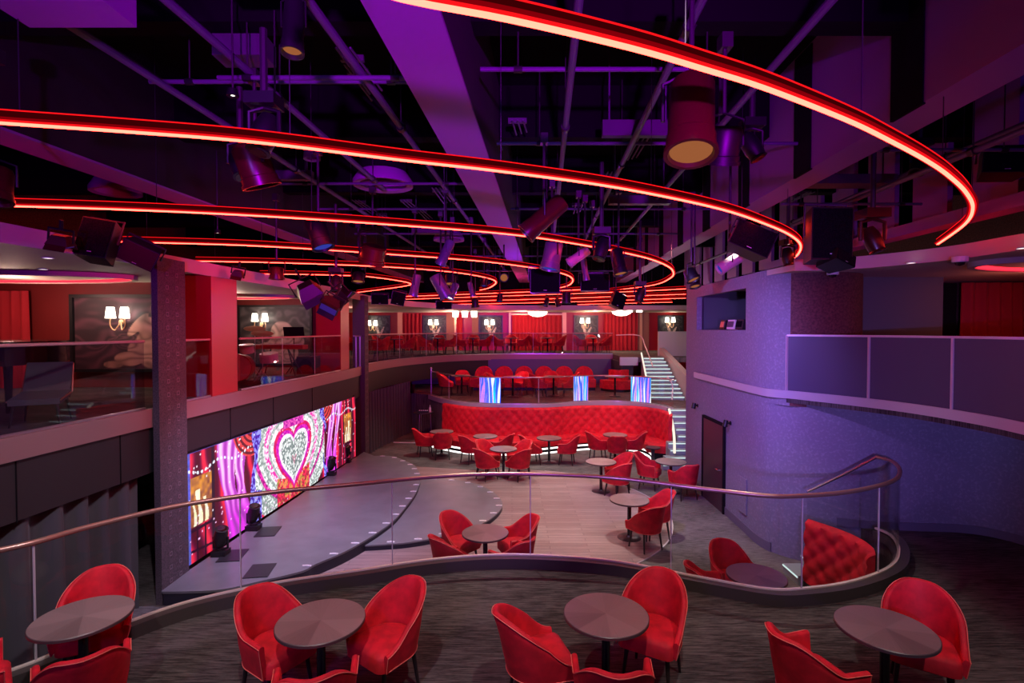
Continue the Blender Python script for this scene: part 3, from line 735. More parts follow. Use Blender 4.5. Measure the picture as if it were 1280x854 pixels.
# ------------------------------------------------------------------ long tufted banquette and mid tier
bq = [P(a, b, .1) for a, b in ((537, 556), (557, 561), (582, 565), (612, 566.5), (640, 566.5), (665, 566), (702, 562), (735, 559), (752, 558), (775, 559), (790, 561))]
bq = spline([Vector((p.x, p.y, 0)) for p in bq] + [Vector((3.90, 15.45, 0)), Vector((3.88, 14.95, 0))], 6)
bk_ = [P(a, b, 1.32) for a, b in ((553, 504), (575, 507.5), (600, 509.5), (640, 510), (685, 510), (727, 507.5), (777, 507.5), (800, 508.5), (815, 510.5))]
bk_ = spline([Vector((p.x, p.y, 0)) for p in bk_] + [Vector((4.46, 15.85, 0)), Vector((4.52, 15.2, 0)), Vector((4.40, 14.75, 0))], 6)
t = thing('banquette', 'long curved red tufted bench with glowing base across the hall', 'bench', (0, 16, 0))
O = Vector((0, 16, 0))
lb = [p - O for p in bk_]
tufted('backrest', lb, .42, 1.32, .08, t, .17, face=-1, lean=.02, depth=.03)
nseg = 60; A_ = resample(bq, (sum((b - a).length for a, b in zip(bq, bq[1:]))) / nseg); B_ = resample(bk_, (sum((b - a).length for a, b in zip(bk_, bk_[1:]))) / nseg)
n_ = min(len(A_), len(B_)); s_ = MB(); rg = []; rb = []; rl = []
for i in range(n_):
    a, b = A_[i] - O, B_[i] - O; d = (b - a).normalized() if (b - a).length > .01 else Vector((0, 1, 0))
    rg.append([a + Vector((0, 0, .24)) - d * .04, a + Vector((0, 0, .40)) - d * .05, a + Vector((0, 0, .44)), b + Vector((0, 0, .45)), b + Vector((0, 0, .24))])
    rb.append([a + d * .10, a + d * .10 + Vector((0, 0, .24)), b + Vector((0, 0, .24)), b])
    rl.append([a + d * .09 + Vector((0, 0, .14)), a + d * .09 + Vector((0, 0, .19)), a + d * .099 + Vector((0, 0, .19)), a + d * .099 + Vector((0, 0, .14))])
s_.rings(rg, True); s_.build('seat', M['velvet'], t); MB().rings(rb, True).build('plinth', M['matte'], t)
MB().rings(rl, True).build('light_strip', M['strip'], t)
rl2 = [[q + Vector((0, 0, -.13)) for q in r] for r in rl]; MB().rings(rl2, True).build('light_strip', M['strip'], t)

te = [P(a, b, TZ) for a, b in ((537, 493.5), (557, 499.5), (595, 504.5), (640, 506), (685, 505.5), (727, 502.5), (777, 502.5), (815, 506), (840, 511))]
tes = spline([Vector((p.x, p.y, 0)) for p in te], 8)
# keep tier just behind the bench back
ti = MB(); ti.prism([(p.x, p.y) for p in tes] + [(6.2, tes[-1].y), (6.2, 22.85), (-4.2, 22.85), (-3.6, 19.4)], .0, TZ - .01)
struct('floor_tier', ti, M['carpet2']).name = 'floor.004'
struct('trim_8', MB().sweep(tes, rect(-.05, .06, TZ - .14, TZ + .01)), M['silver'])
tr = resample(offset(tes, .06), .1)
balustrade('glass_balustrade', 'glass balustrade with thin steel rail above the long tufted bench', [Vector((p.x, p.y, 0)) for p in tr], TZ, 2.24, [int(len(tr) * k / 6) for k in range(1, 6)], M['glass'], M['steel'], .02, chan=M['steel'])
pst = MB(); pst.tube([(0, 0, 0), (0, 0, .92)], .022); pst.lathe([(.0, .9), (.04, .93), (.04, .96), (0, .99)], 12)
o_ = pst.build('rail_post', M['steel']); o_.location = (tr[0].x, tr[0].y, TZ); tag(o_, 'steel end post at the left end of the bench-top balustrade', 'post')
struct('wall_tier', MB().sweep([Vector((-4.3, 22.6, 0)), Vector((4.6, 22.9, 0))], rect(0, .1, TZ, MZ - .2)), mat('tier_wall', (.10, .11, .17), .5))
# narrow glowing panels added behind the tier glass to imitate its reflections
def stripes(seed):
    def fn(U, V):
        r = np.random.RandomState(seed); x = U * 20 + .5 * np.sin(V * 3 + U * 9); n = vnoise(x, V * .7, seed); n2 = vnoise(x * 1.3 + 7, V * .5, seed + 1)
        c1 = np.array((.02, .10, .95)); c2 = np.array((.85, .92, 1.)); c3 = np.array((.75, .25, .85)); c4 = np.array((.0, .55, .85))
        C = c1[None, None] * np.ones(U.shape + (1,)); C = C + (c2 - c1) * np.clip((n - .55) * 6, 0, 1)[..., None]
        C = np.where((n2 > .68)[..., None], c3 * .8, C); return np.where(((n2 < .22) & (n < .6))[..., None], c4, C)
    return fn
for a, b, lab, sd in ((600, 627, 'added blue and white panel imitating a reflection in the tier glass, leftmost and widest', 2), (719, 735, 'narrow blue panel imitating a reflection in the tier glass, middle one', 5), (788, 814, 'blue and lilac panel imitating a reflection in the tier glass beside the lit staircase', 8)):
    i0, i1 = idx_at(tr, a), idx_at(tr, b); p, q = tr[i0] + Vector((0, .10, 0)), tr[i1] + Vector((0, .10, 0))
    o_ = thing('reflection_panel', lab, 'screen', (p.x, p.y, TZ), 0, 'reflection panels on the middle tier'); d = q - p; d.z = 0
    painted('reflection_face', (0, 0, .02), d, (0, 0, 1), d.length, .80, 90, 24, stripes(sd), M['panelreflect'], o_, .04)
    MB().sweep([Vector((0, .045, 0)), d + Vector((0, .045, 0))], rect(0, .03, 0, .83)).build('casing', M['matte'], o_)
# booths with rounded backs
def booth():
    t = thing('booth_sofa', 'p', 'sofa')
    m = MB(); rg = []
    for i in range(17):
        u = -1 + i / 8; x = .385 * u; h = .42 + .46 * math.sqrt(max(0, 1 - (abs(u) ** 2.4))); y = -.0 - .12 * (abs(u) ** 2)
        rg.append([Vector((x, y, .1)), Vector((x, y + .02, h)), Vector((x, y + .06, h + .025)), Vector((x, y + .12, h)), Vector((x, y + .12, .1))])
    m.rings(rg, True); m.build('backrest', M['velvet'], t, 50)
    MB().bbox((-.39, -.55, .12), (.39, -.0, .42)).build('seat', M['velvet'], t); MB().bbox((-.37, -.50, 0), (.37, .05, .12)).build('plinth', M['black'], t)
    return t
b0 = booth(); bx = [605, 630, 655, 680, 705, 730]
ordn = ['leftmost', 'second from the left', 'third from the left', 'third from the right', 'second from the right', 'rightmost']
for i, p in enumerate(bx):
    L_ = (PY(p, 470, 20.8)); lab = 'red booth sofa with rounded back on middle tier, %s' % ordn[i]
    if i == 0: b0.location = (L_.x, 20.8, TZ - .01); b0['label'] = lab; b0['group'] = 'booth sofas on the middle tier'
    else: dup(b0, (L_.x, 20.8, TZ - .01), 0, lab, 'booth sofas on the middle tier')
o_ = thing('banquette', 'low curved red bench on the middle tier beside the lit staircase', 'bench', (4.0, 19.9, TZ - .01))
cv = spline([Vector((-.62, .4, 0)), Vector((-.35, -.05, 0)), Vector((.2, -.25, 0)), Vector((.75, .1, 0))], 8)
MB().sweep(cv, rect(0, .5, .1, .42)).build('seat', M['velvet'], o_); MB().sweep(cv, rect(.42, .55, .3, .8)).build('backrest', M['velvet'], o_); MB().sweep(cv, rect(.05, .5, 0, .1)).build('plinth', M['black'], o_)
G2 = 'chairs on the middle tier'
for (px, Y, d, sp) in ((577, 18.9, 'at the left end of the middle tier', [(182, 'left of'), (-5, 'right of'), (92, 'behind')]), (641, 18.4, 'on the middle tier right of the widest reflection panel', [(62, 'behind'), (180, 'left of')]), (692, 18.6, 'in the centre of the middle tier', [(200, 'left of'), (-5, 'right of'), (95, 'behind')]), (769, 18.5, 'on the middle tier beside the low curved bench', [])):
    ring_chairs((px - 640) / 660 * Y, Y, TZ - .01, d, sp, G2)
# tall equipment stand in the dark corner
e = thing('equipment_stand', 'tall round stand with mixing gear in the dark corner left of the tufted bench', 'stand', (-2.95, 17.6, 0))
MB().lathe([(0, .95), (.33, .95), (.33, .98), (0, .98)], 28).build('top', M['darkmetal'], e)
for a in (0, 2.1, 4.2): MB().tube([(.22 * math.cos(a), .22 * math.sin(a), .95), (.26 * math.cos(a), .26 * math.sin(a), 0)], .015).build('leg', M['steel'], e)
e2 = thing('mixing_desk', 'small black mixing desk with silver knobs lying on the tall round stand', 'mixer', (-2.95, 17.55, .98))
MB().box((0, 0, .03), (.36, .24, .05)).build('casing', M['black'], e2)
for i in range(5):
    for j in range(2): MB().lathe([(.014, 0), (.014, .02), (0, .022)], 8, (-.13 + .065 * i, -.05 + .08 * j, .055)).build('knob', M['white'], e2)
o_ = MB().lathe([(.035, 0), (.035, .14), (.013, .18), (.013, .23), (0, .23)], 16).build('bottle', M['whitegloss']); o_.location = (-2.74, 17.6, .98); tag(o_, 'pale bottle standing on the tall round stand', 'bottle')
o_ = MB().tube([(0, 0, .02), (.75, -.06, .02)], .018, 8).build('floor_tube', M['whitegloss']); p = P(492, 554, 0); o_.location = p; tag(o_, 'white tube lying on the floor in front of the black curtain', 'tube')
o_ = thing('side_table', 'low round side table with glowing base at the right end of the tufted bench', 'table', (P(815, 578, 0).x, 14.7, 0))
MB().lathe([(.16, 0), (.16, .03), (.05, .05), (.05, .4), (.2, .42), (.2, .45), (0, .45)], 28).build('stand', M['darkmetal'], o_)
MB().lathe([(.165, .03), (.165, .045), (0, .046)], 28).build('light_ring', M['strip'], o_)

# ------------------------------------------------------------------ grand staircase
st_ = thing('staircase', 'grand lit staircase with glowing treads rising right of the tufted bench', 'staircase', (4.6, 14.3, 0))
Os = Vector((4.6, 14.3, 0))
for k in range(9):
    z = TZ * (k + 1) / 9; y = 13.95 + .18 * k; xl = 4.30 if y < 14.6 else 4.62; xr = 5.55
    if k < 2: xl = 4.0 + .12 * k
    MB().bbox((xl - Os.x, y - Os.y, 0), (xr - Os.x, y + .2 - Os.y, z)).build('tread', M['stairbody'], st_)
    MB().bbox((xl - Os.x + .02, y - .012 - Os.y, z - .04), (xr - Os.x, y - .002 - Os.y, z - .015)).build('light_strip', M['stripcyan'], st_)
MB().bbox((4.62 - Os.x, 15.6 - Os.y, 0), (5.55 - Os.x, 17.5 - Os.y, TZ)).build('landing', M['carpet2'], st_)
def sxl(u): return 4.60 + .42 * u
for k in range(11):
    z = TZ + (MZ - TZ) * (k + 1) / 11; y = 17.5 + .27 * k; u = k / 10
    xl = sxl(u); xr = (856 - 640 - 26 * u) / 660 * y
    MB().bbox((xl - Os.x, y - Os.y, TZ - .01), (xr - Os.x, y + .30 - Os.y, z)).build('tread', M['stairbody'], st_)
    MB().bbox((xl - Os.x + .02, y - .014 - Os.y, z - .045), (xr - Os.x, y - .002 - Os.y, z - .015)).build('light_strip', M['stripcyan'], st_)
glow = emit('stringer_glow', (1.15, 1.0, .85))
pl_ = [Vector((sxl(u) - .03, 17.45 + 2.9 * u, TZ + .06 + (MZ - TZ) * (u + .09))) for u in (0, .2, .4, .6, .8, 1.)]
MB().tube([p - Os for p in pl_], .03, 8).build('lit_stringer', glow, st_)
pl_ = [Vector((4.58 - .05 * k, 15.35 - .30 * k, TZ + .02 - .25 * k)) + Vector((.05 * math.sin(k * .8), 0, 0)) for k in range(5)]
MB().tube([p - Os for p in spline(pl_, 3)], .035, 8).build('lit_stringer', glow, st_)
ln = [PY(770, 419, 21.5), PY(799, 419.5, 21.0), PY(806, 432, 20.2), PY(812, 447, 19.4), PY(816, 458, 18.8)]
MB().tube([p - Os for p in spline(ln, 4)], .02, 8).build('handrail', M['channel'], st_)
ln = [PY(834, 471, 16.4), PY(839, 478, 16.3), PY(841, 486, 16.2), PY(840, 500, 16.0)]
MB().tube([p - Os for p in spline(ln, 4)], .02, 8).build('handrail', M['channel'], st_)
# beige parapet at stair head and the wall right of the stair
struct('wall_parapet', MB().bbox((PY(823, 420, 21.5).x, 21.5, MZ - .1), (8, 21.62, 3.66)), M['wallbeige'])
sw = MB(); sw.add([(5.6, 14.0, 0), (5.75, 17.4, 0), (6.0, 21.5, 0), (6.0, 21.5, 3.0), (5.75, 17.4, 2.2), (5.6, 14.0, 1.9), (5.8, 14.0, 0), (5.95, 17.4, 0), (6.2, 21.5, 0), (6.2, 21.5, 3.0), (5.95, 17.4, 2.2), (5.8, 14.0, 1.9)],
   [(0, 1, 4, 5), (1, 2, 3, 4), (11, 10, 7, 6), (10, 9, 8, 7), (5, 4, 10, 11), (4, 3, 9, 10), (0, 5, 11, 6), (2, 8, 9, 3)]); struct('wall_stair', sw, M['wallbeige'])
tag(MB().bbox((PY(766, 443, 22.95).x, 20.6, MZ - .2), (7.5, 27.3, MZ - .006)).build('floor', M['carpet2']), kind='structure')
struct('trim_9', MB().bbox((4.2, 20.5, MZ - .32), (4.9, 20.62, MZ)), M['silver'])
struct('wall_stairhead', MB().bbox((4.3, 20.65, TZ), (4.75, 22.9, MZ - .2)), M['fascia'])

# ------------------------------------------------------------------ mezzanine balustrades
def mezz_rail(label, a, b, n=3, zr=3.58, g=None):
    q = resample(edge_s[a:b + 1] if isinstance(a, int) else [Vector(a), Vector(b)], .25); q = offset(q, .03)
    return balustrade('glass_balustrade', label, q, MZ, zr, [int((len(q) - 1) * k / n) for k in range(1, n)], M['glasstint'], M['mezzrail'], .018, chan=M['steel'], group=g)
mezz_rail('glass balustrade of the left balcony nearest the camera, left of the textured column', (LX(1), 1.0, 0), (LX(7.05), 7.05, 0), 3)
mezz_rail('short glass balustrade between the textured column and the broad red column', (LX(7.75), 7.75, 0), (LX(8.42), 8.42, 0), 1)
mezz_rail('glass balustrade in front of the band corner between the two red columns', (LX(9.25), 9.25, 0), (LX(13.7), 13.7, 0), 3)
i15 = min(range(len(edge_s)), key=lambda i: abs(edge_s[i].y - 15.8))
mezz_rail('long curved glass balustrade along the far upper balcony', i15, len(edge_s) - 1, 8)
o_ = thing('rail_post', 'steel rail posts between the narrower red column and the slim dark column', 'post', (LX(14.6), 14.8, MZ))
MB().tube([(0, 0, 0), (0, 0, .9)], .02).tube([(0, .4, 0), (0, .4, .9)], .02).tube([(0, -.2, .9), (0, .5, .9)], .02).build('post', M['steel'], o_)

# ------------------------------------------------------------------ mezzanine left alcoves, murals, sconces
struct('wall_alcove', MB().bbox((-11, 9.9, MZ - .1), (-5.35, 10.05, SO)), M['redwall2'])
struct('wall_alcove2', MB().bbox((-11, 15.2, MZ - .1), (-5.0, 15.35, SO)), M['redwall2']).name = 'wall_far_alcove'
def mural_fn(seed, bg, fg, figs):
    def fn(U, V):
        n = vnoise(U * 4, V * 4, seed); n2 = vnoise(U * 9, V * 9, seed + 2)
        x = U * 6 + 2.2 * n; y = V * 6 + 2.2 * n2
        sw = np.abs(np.sin(2.2 * np.sqrt((x - 3) ** 2 + (y - 3) ** 2) + 3 * np.arctan2(y - 3, x - 3)))
        C = np.array(bg)[None, None] * (.35 + 1.3 * (sw ** 3))[..., None] + np.array((.01, .008, .012))
        mk = np.zeros(U.shape)
        for cx, cy, rx, ry, an in figs:
            dx = (U - cx); dy = (V - cy); c, s = math.cos(an), math.sin(an); q = ((dx * c + dy * s) / rx) ** 2 + ((-dx * s + dy * c) / ry) ** 2
            mk = np.maximum(mk, np.clip((1.1 - q) * 6, 0, 1))
        w = .45 + .75 * np.abs(np.sin(9 * n + 7 * n2 + 14 * V)) 
        return C * (1 - mk[..., None]) + np.array(fg)[None, None] * w[..., None] * mk[..., None]
    return fn
def framed(name, label, p0, W, H, fn, yface, fw=.06, fm=None):
    t = thing(name, label, 'picture', p0)
    painted('canvas', (0, 0, 0), (1, 0, 0), (0, 0, 1), W, H, 120, 100, fn, M['mural'], t, .02)
    MB().bbox((-fw, -.05, -fw), (0, .03, H + fw)).bbox((W, -.05, -fw), (W + fw, .03, H + fw)).bbox((0, -.05, H), (W, .03, H + fw)).bbox((0, -.05, -fw), (W, .03, 0)).build('frame', fm or M['black'], t); return t
framed('wall_mural', 'large dark mural of pale swirling figure in the left balcony alcove', (PY(92, 400, 9.8).x, 9.82, MZ + .35), 2.95, 1.32,
       mural_fn(4, (.07, .02, .03), (.50, .26, .20), [(.40, .62, .035, .17, -.35), (.47, .58, .08, .16, .2), (.42, .24, .085, .17, .1), (.34, .14, .09, .10, .2), (.24, .06, .06, .05, 0), (.50, .3, .12, .3, 0)]), 9.8)
framed('wall_mural', 'grey mural of patterned embracing figures behind the band instruments', (PY(300, 400, 15.1).x, 15.12, MZ + .1), 2.0, 1.62,
       mural_fn(9, (.055, .05, .05), (.46, .34, .30), [(.60, .55, .16, .20, .2), (.50, .40, .08, .22, -.7), (.36, .33, .10, .05, .2), (.78, .42, .12, .16, .5), (.62, .2, .2, .22, 0)]), 15.1)
dark = (.035, .035, .035)
for (a, b, lab, sd) in ((461, 486, 'dark framed picture on the far wall nearest the slim dark column', 1), (530, 557, 'dark framed picture on the far wall, second from the slim column', 2), (600, 627, 'dark framed picture on the far wall left of the central red curtain', 3), (719, 746, 'dark framed picture on the far wall right of the central red curtain', 6), (824, 853, 'dark framed picture on the far wall above the beige parapet', 7)):
    x0, x1 = PY(a, 400, 27.2).x, PY(b, 400, 27.2).x
    framed('wall_picture', lab, (x0, 27.22, 3.25), x1 - x0, 1.15, mural_fn(sd, dark, (.45, .33, .28), [(.45, .35, .06, .3, .3), (.62, .3, .05, .28, -.5)]), 27.2, .07, M['darkmetal'])
for a, b, lab in ((503, 527, 'red curtain on the far wall left of the second dark picture'), (571, 578, 'narrow red curtain between the brown panels on the far wall'), (640, 702, 'wide bright red curtain in the middle of the far upper wall'), (755, 797, 'red curtain on the far wall behind the stair head')):
    curtain(lab, (PY(a, 400, 27.1).x, 27.1), (PY(b, 400, 27.1).x, 27.1), MZ, 4.55, M['redcurtain'], .2, .05)
curtain('red curtain at the left frame edge in the balcony alcove', (-9.9, 9.7), (PY(34, 400, 9.7).x, 9.7), MZ, 4.45, M['redcurtain'], .2, .05)
bw = MB()
for a, b in ((558, 568), (590, 598), (797, 811)): bw.bbox((PY(a, 400, 27.2).x, 27.15, MZ), (PY(b, 400, 27.2).x, 27.3, SO))
struct('trim_10', bw, M['brown'])
gw = MB()
for a, b in ((497, 503), (568, 570.5), (636, 638.5), (703, 708), (800, 803)): gw.bbox((PY(a, 400, 27.1).x, 27.08, MZ), (PY(b, 400, 27.1).x, 27.2, SO))
gw.bbox((PY(638, 400, 27.05).x, 27.0, 4.48), (PY(706, 400, 27.05).x, 27.1, 4.56))
struct('trim_11', gw, M['gold'])

def sconce(label, loc, s=1.):
    t = thing('wall_sconce', label, 'wall lamp', loc, 0, 'wall sconces')
    MB().lathe([(0, -.01), (.035 * s, -.01), (.035 * s, .012), (0, .02)], 16, (0, 0, -.05 * s), (0, -1, 0)).build('back_plate', M['gold'], t)
    for sx in (-1, 1):
        MB().tube(spline([(0, -.02, -.05 * s), (sx * .05 * s, -.08, -.16 * s), (sx * .10 * s, -.10, -.10 * s), (sx * .095 * s, -.1, -.0)], 5), .008 * s, 6).build('arm', M['gold'], t)
        MB().lathe([(.062 * s, 0), (.045 * s, .15 * s), (0, .15 * s)], 20, (sx * .095 * s, -.1, 0)).build('lamp_shade', M['shade'], t)
    return t
sp_ = []
for px, py, Y, s, lab in ((152, 398, 9.74, 1.35, 'twin shade sconce on the large dark mural'), (327, 402, 15.04, 1.5, 'twin shade sconce on the grey mural behind the instruments'), (466, 407, 27.1, 1.7, 'twin shade sconce on the far picture nearest the slim column'), (542, 406, 27.1, 1.7, 'twin shade sconce on the second far picture'), (612, 406, 27.1, 1.7, 'twin shade sconce on the picture left of the central red curtain'), (731, 404, 27.1, 1.7, 'twin shade sconce on the picture right of the central red curtain'), (837, 403, 27.1, 1.7, 'twin shade sconce on the picture above the beige parapet')):
    p = PY(px, py, Y); sconce(lab, p, s); sp_.append(p)
def chandelier(label, loc, kind):
    t = thing('chandelier', label, 'chandelier', loc, 0, 'chandeliers')
    top = SO - loc[2]
    MB().tube([(0, 0, top), (0, 0, .15)], .012, 8).build('stem', M['gold'], t)
    if kind == 'crystal':
        m = MB(); m.lathe([(.5, .08), (.5, .12), (.0, .14)], 28); m.build('crown', M['gold'], t)
        MB().lathe([(0, -.16), (.22, -.14), (.42, -.05), (.48, .08), (0, .08)], 28).build('crystal_bowl', M['shade'], t)
    else:
        MB().tube([(-.5, 0, .12), (.5, 0, .12)], .015, 8).build('bar', M['gold'], t)
        for x in (-.45, 0, .45): MB().lathe([(.13, -.22), (.16, .08), (0, .08)], 20, (x, 0, 0)).build('lamp_shade', M['shade'], t)
for px, py, Y, k, lab in ((581, 391, 25.5, 'b', 'three-shade ceiling lamp over the left part of the far balcony'), (672, 392, 25.8, 'crystal', 'glowing crystal chandelier before the central red curtain'), (777, 391, 25.8, 'crystal', 'glowing crystal chandelier near the stair head'), (787, 384.5, 24.4, 'b', 'three-shade ceiling lamp above the stair head')):
    chandelier(lab, PY(px, py, Y), k)

# cove rings in soffits
def cove(label, c, rx, ry, z, g='cove light rings'):
    t = thing('cove_light', label, 'ceiling light', (c[0], c[1], z), 0, g)
    ell = lambda k: [Vector((rx * k * math.cos(2 * PI * i / 48), ry * k * math.sin(2 * PI * i / 48), 0)) for i in range(48)]
    MB().sweep(ell(1), rect(-.05, .03, -.07, 0), closed=True).build('rim', M['plaster'], t)
    MB().sweep(ell(.97), rect(.0, .04, -.055, -.01), closed=True).build('glow_strip', M['cove'], t)
    MB().prism([(p.x, p.y) for p in ell(.9)], -.02, -.002).build('centre_panel', M['plaster'], t)
cove('oval red cove light in the ceiling above the dark mural alcove', (-8.2, 8.6), 2.0, .75, SO)
cove('oval red cove light in the ceiling above the band corner', (-7.4, 13.7), 1.7, .7, SO)
cove('oval red cove light in the ceiling at the right frame edge', (8.1, 7.0), 1.9, .8, SO + .03)
# downlights in soffits
def downlight(label, p, r=.05):
    t = thing('downlight', label, 'ceiling light', p, 0, 'recessed soffit downlights')
    MB().lathe([(r, -.012), (r * 1.25, -.012), (r * 1.3, 0), (r, 0)], 20, cap=False).build('trim_ring', M['whitegloss'], t)
    MB().lathe([(0, -.006), (r * .95, -.006), (r * .95, -.001), (0, -.001)], 20).build('lens', M['dot'], t)
for (px, py, z, lab) in ((60, 322, SO, 'recessed downlight in the left soffit above the dark mural, nearer one'), (54, 336, SO - .0, 'recessed downlight beside the left cove ring'), (33, 356, SO, 'recessed downlight by the red curtain at the left edge'), (1139, 328, SO + .03, 'recessed downlight in the right soffit beside the dome camera'), (1278, 309.5, SO + .03, 'recessed downlight at the right frame edge')):
    downlight(lab, P(px, py, z))
def dome(label, p):
    t = thing('dome_camera', label, 'camera', p, 0, 'dome security cameras')
    MB().lathe([(.085, 0), (.085, -.06), (.075, -.07), (0, -.07)], 24).build('housing', M['whitegloss'], t)
    MB().lathe([(.055, -.07), (.045, -.10), (0, -.115)], 20).build('lens_dome', M['blackgloss'], t)
dome('white dome security camera under the right soffit beside the speaker cluster', P(1047, 337, SO + .03) + Vector((0, .12, 0))); dome('white dome security camera under the right soffit below the biggest neon tip', P(1200, 321, SO + .03))

# ------------------------------------------------------------------ mezzanine furniture
G3 = 'chairs on the far upper balcony'
far_t = [(-5.35, 19.4, 'nearest the slim dark column on the far balcony'), (-4.75, 21.3, 'second from the slim column on the far balcony'), (-3.3, 23.4, 'on the far balcony in front of the second picture'), (-1.8, 24.3, 'on the far balcony below the three-shade lamp'), (-.05, 24.5, 'on the far balcony left of the wide red curtain'), (1.65, 24.5, 'on the far balcony before the wide red curtain'), (3.75, 24.4, 'on the far balcony near the stair head')]
for x, y, d in far_t: ring_chairs(x, y, MZ - .004, d, [(180, 'left of'), (5, 'right of'), (90, 'behind')] if x > -5 else [(170, 'left of'), (-5, 'right of')], G3, .55)
# piano and lounge chair in the near-left bay
pn = thing('grand_piano', 'glossy black grand piano behind the left balcony glass at the frame edge', 'piano', (-7.1, 7.3, MZ - .004))
pl = [(-.75, -.7), (.75, -.7), (.75, -.1), (.62, .35), (.35, .75), (.0, 1.0), (-.4, 1.05), (-.75, .8)]
MB().prism(pl, .62, .90).build('case', M['blackgloss'], pn); MB().prism([(a * 1.02, b * 1.02) for a, b in pl], .905, .925).build('lid', M['blackgloss'], pn)
MB().bbox((-.68, -.92, .6), (.68, -.7, .68)).build('keyboard', M['whitegloss'], pn)
for x, y in ((-.6, -.5), (.6, -.5), (-.2, .75)): MB().tube([(x, y, .62), (x, y, 0)], [.05, .03], 10).build('leg', M['blackgloss'], pn)
lc = thing('lounge_chair', 'grey reclining lounge chair with copper trim behind the left balcony glass', 'chair', (-5.42, 6.05, MZ - .004), .5); lc.scale = (.72, .72, .72)
MB().box((0, .05, .42), (.62, .75, .09), 0, .10).build('seat', M['greyfabric'], lc); MB().box((0, .50, .66), (.60, .09, .62), 0, -.5).build('backrest', M['greyfabric'], lc)
MB().tube([(.32, -.32, .40), (.32, .40, .46), (.30, .62, .93)], .012, 8).build('trim', M['copper'], lc); MB().tube([(-.32, -.32, .40), (-.32, .40, .46), (-.30, .62, .93)], .012, 8).build('trim', M['copper'], lc)
for x in (-1, 1):
    for y in (-.25, .35): MB().tube([(x * .25, y, .38), (x * .3, y * 1.2, 0)], [.025, .014], 8).build('leg', M['leg'], lc)
# band corner
dk = thing('drum_kit', 'drum kit with magenta shells behind the balcony glass next to the broad red column', 'drum kit', (-5.75, 11.0, MZ - .004))
MB().lathe([(.268, -.2), (.28, -.2), (.28, .2), (.268, .2)], 32, (0, .1, .29), (.3, -1, 0), cap=False).build('bass_drum', M['redwall'], dk)
MB().lathe([(0, -.19), (.265, -.19), (.265, .19), (0, .19)], 32, (0, .1, .29), (.3, -1, 0)).build('drum_head', M['cream'], dk)
for x, y, z, r in ((-.2, .12, .68, .14), (.16, .12, .68, .14), (.5, .4, .48, .19), (-.5, .35, .58, .16)): MB().lathe([(0, -.09), (r, -.09), (r, .09), (0, .09)], 24, (x, y, z), (0, -.2, 1)).build('drum', M['whitegloss'], dk)
for x, y, z in ((-.55, .2, 1.05), (.5, .1, 1.0), (.15, .5, 1.1)):
    cy_ = MB().lathe([(0, .02), (.05, .012), (.22, 0), (0, -.002)], 28, (x, y, z), (.15, -.25, 1)).build('cymbal', M['gold'], dk)
    MB().tube([(x, y, z), (x, y, .12)], .01, 6).tube([(x, y, .2), (x + .18, y, 0)], .008, 6).tube([(x, y, .2), (x - .12, y + .14, 0)], .008, 6).tube([(x, y, .2), (x - .12, y - .14, 0)], .008, 6).build('cymbal_stand', M['steel'], dk)
kb = thing('stage_keyboard', 'long dark keyboard on its stand behind the balcony glass before the grey mural', 'keyboard', (-5.55, 12.6, MZ - .004))
MB().bbox((-.62, -.16, .62), (.62, .16, .72)).build('casing', M['redwall'], kb); MB().bbox((-.58, -.15, .722), (.58, -.02, .735)).build('keys', M['whitegloss'], kb)
for s in (-1, 1): MB().tube([(s * .45, -.2, 0), (-s * .0 + s * .2, .0, .62)], .018, 6).tube([(s * .45, .2, 0), (s * .2, .0, .62)], .018, 6).build('stand', M['darkmetal'], kb)
ms = thing('music_stand', 'black music stand behind the keyboard before the grey mural', 'music stand', (-5.35, 12.95, MZ - .004))
MB().box((0, 0, 1.02), (.5, .02, .26), 0, .25).build('desk', M['matte'], ms); MB().tube([(0, 0, .9), (0, 0, .2)], .012, 6).tube([(0, 0, .25), (.2, 0, 0)], .01, 6).tube([(0, 0, .25), (-.15, .15, 0)], .01, 6).tube([(0, 0, .25), (-.15, -.15, 0)], .01, 6).build('pole', M['matte'], ms)
ca_ = thing('speaker_cabinet', 'black floor speaker behind the balcony glass beside the narrower red column', 'speaker', (-5.05, 13.1, MZ - .004))
MB().bbox((-.22, -.2, 0), (.22, .2, .42)).build('cabinet', M['black'], ca_); MB().lathe([(.14, 0), (.15, .012), (.05, -.0), (0, .0)], 24, (0, -.205, .21), (0, -1, 0)).build('cone', M['grille'], ca_)
# booth gear in tower window
for i, (px, w, lab) in enumerate(((893, .16, 'small black mixer with silver edge on the tower window sill'), (903, .2, 'pale blue folded screen on the tower window sill'), (913, .16, 'dark slanted monitor on the tower window sill'))):
    y = 4.36 / ((px - 640) / 660.); o_ = thing('control_gear', lab, 'equipment', (4.60, y, w0 + .0)); 
    MB().box((0, 0, .10), (.14, w * 1.5, .20), .1 * i, 0, .2).build('casing', [M['black'], M['whitegloss'], M['fascia']][i], o_); MB().box((-.075, 0, .12), (.006, w * 1.2, .12), .1 * i, 0, .2).build('face', [M['steel'], M['panel'], M['grille']][i], o_)
sill = MB(); sill.bbox((4.48, 9.8, 3.4), (4.75, 12.4, w0)); tag(sill.build('control_desk', M['black']), 'dark desk top just inside the tower window', 'desk')
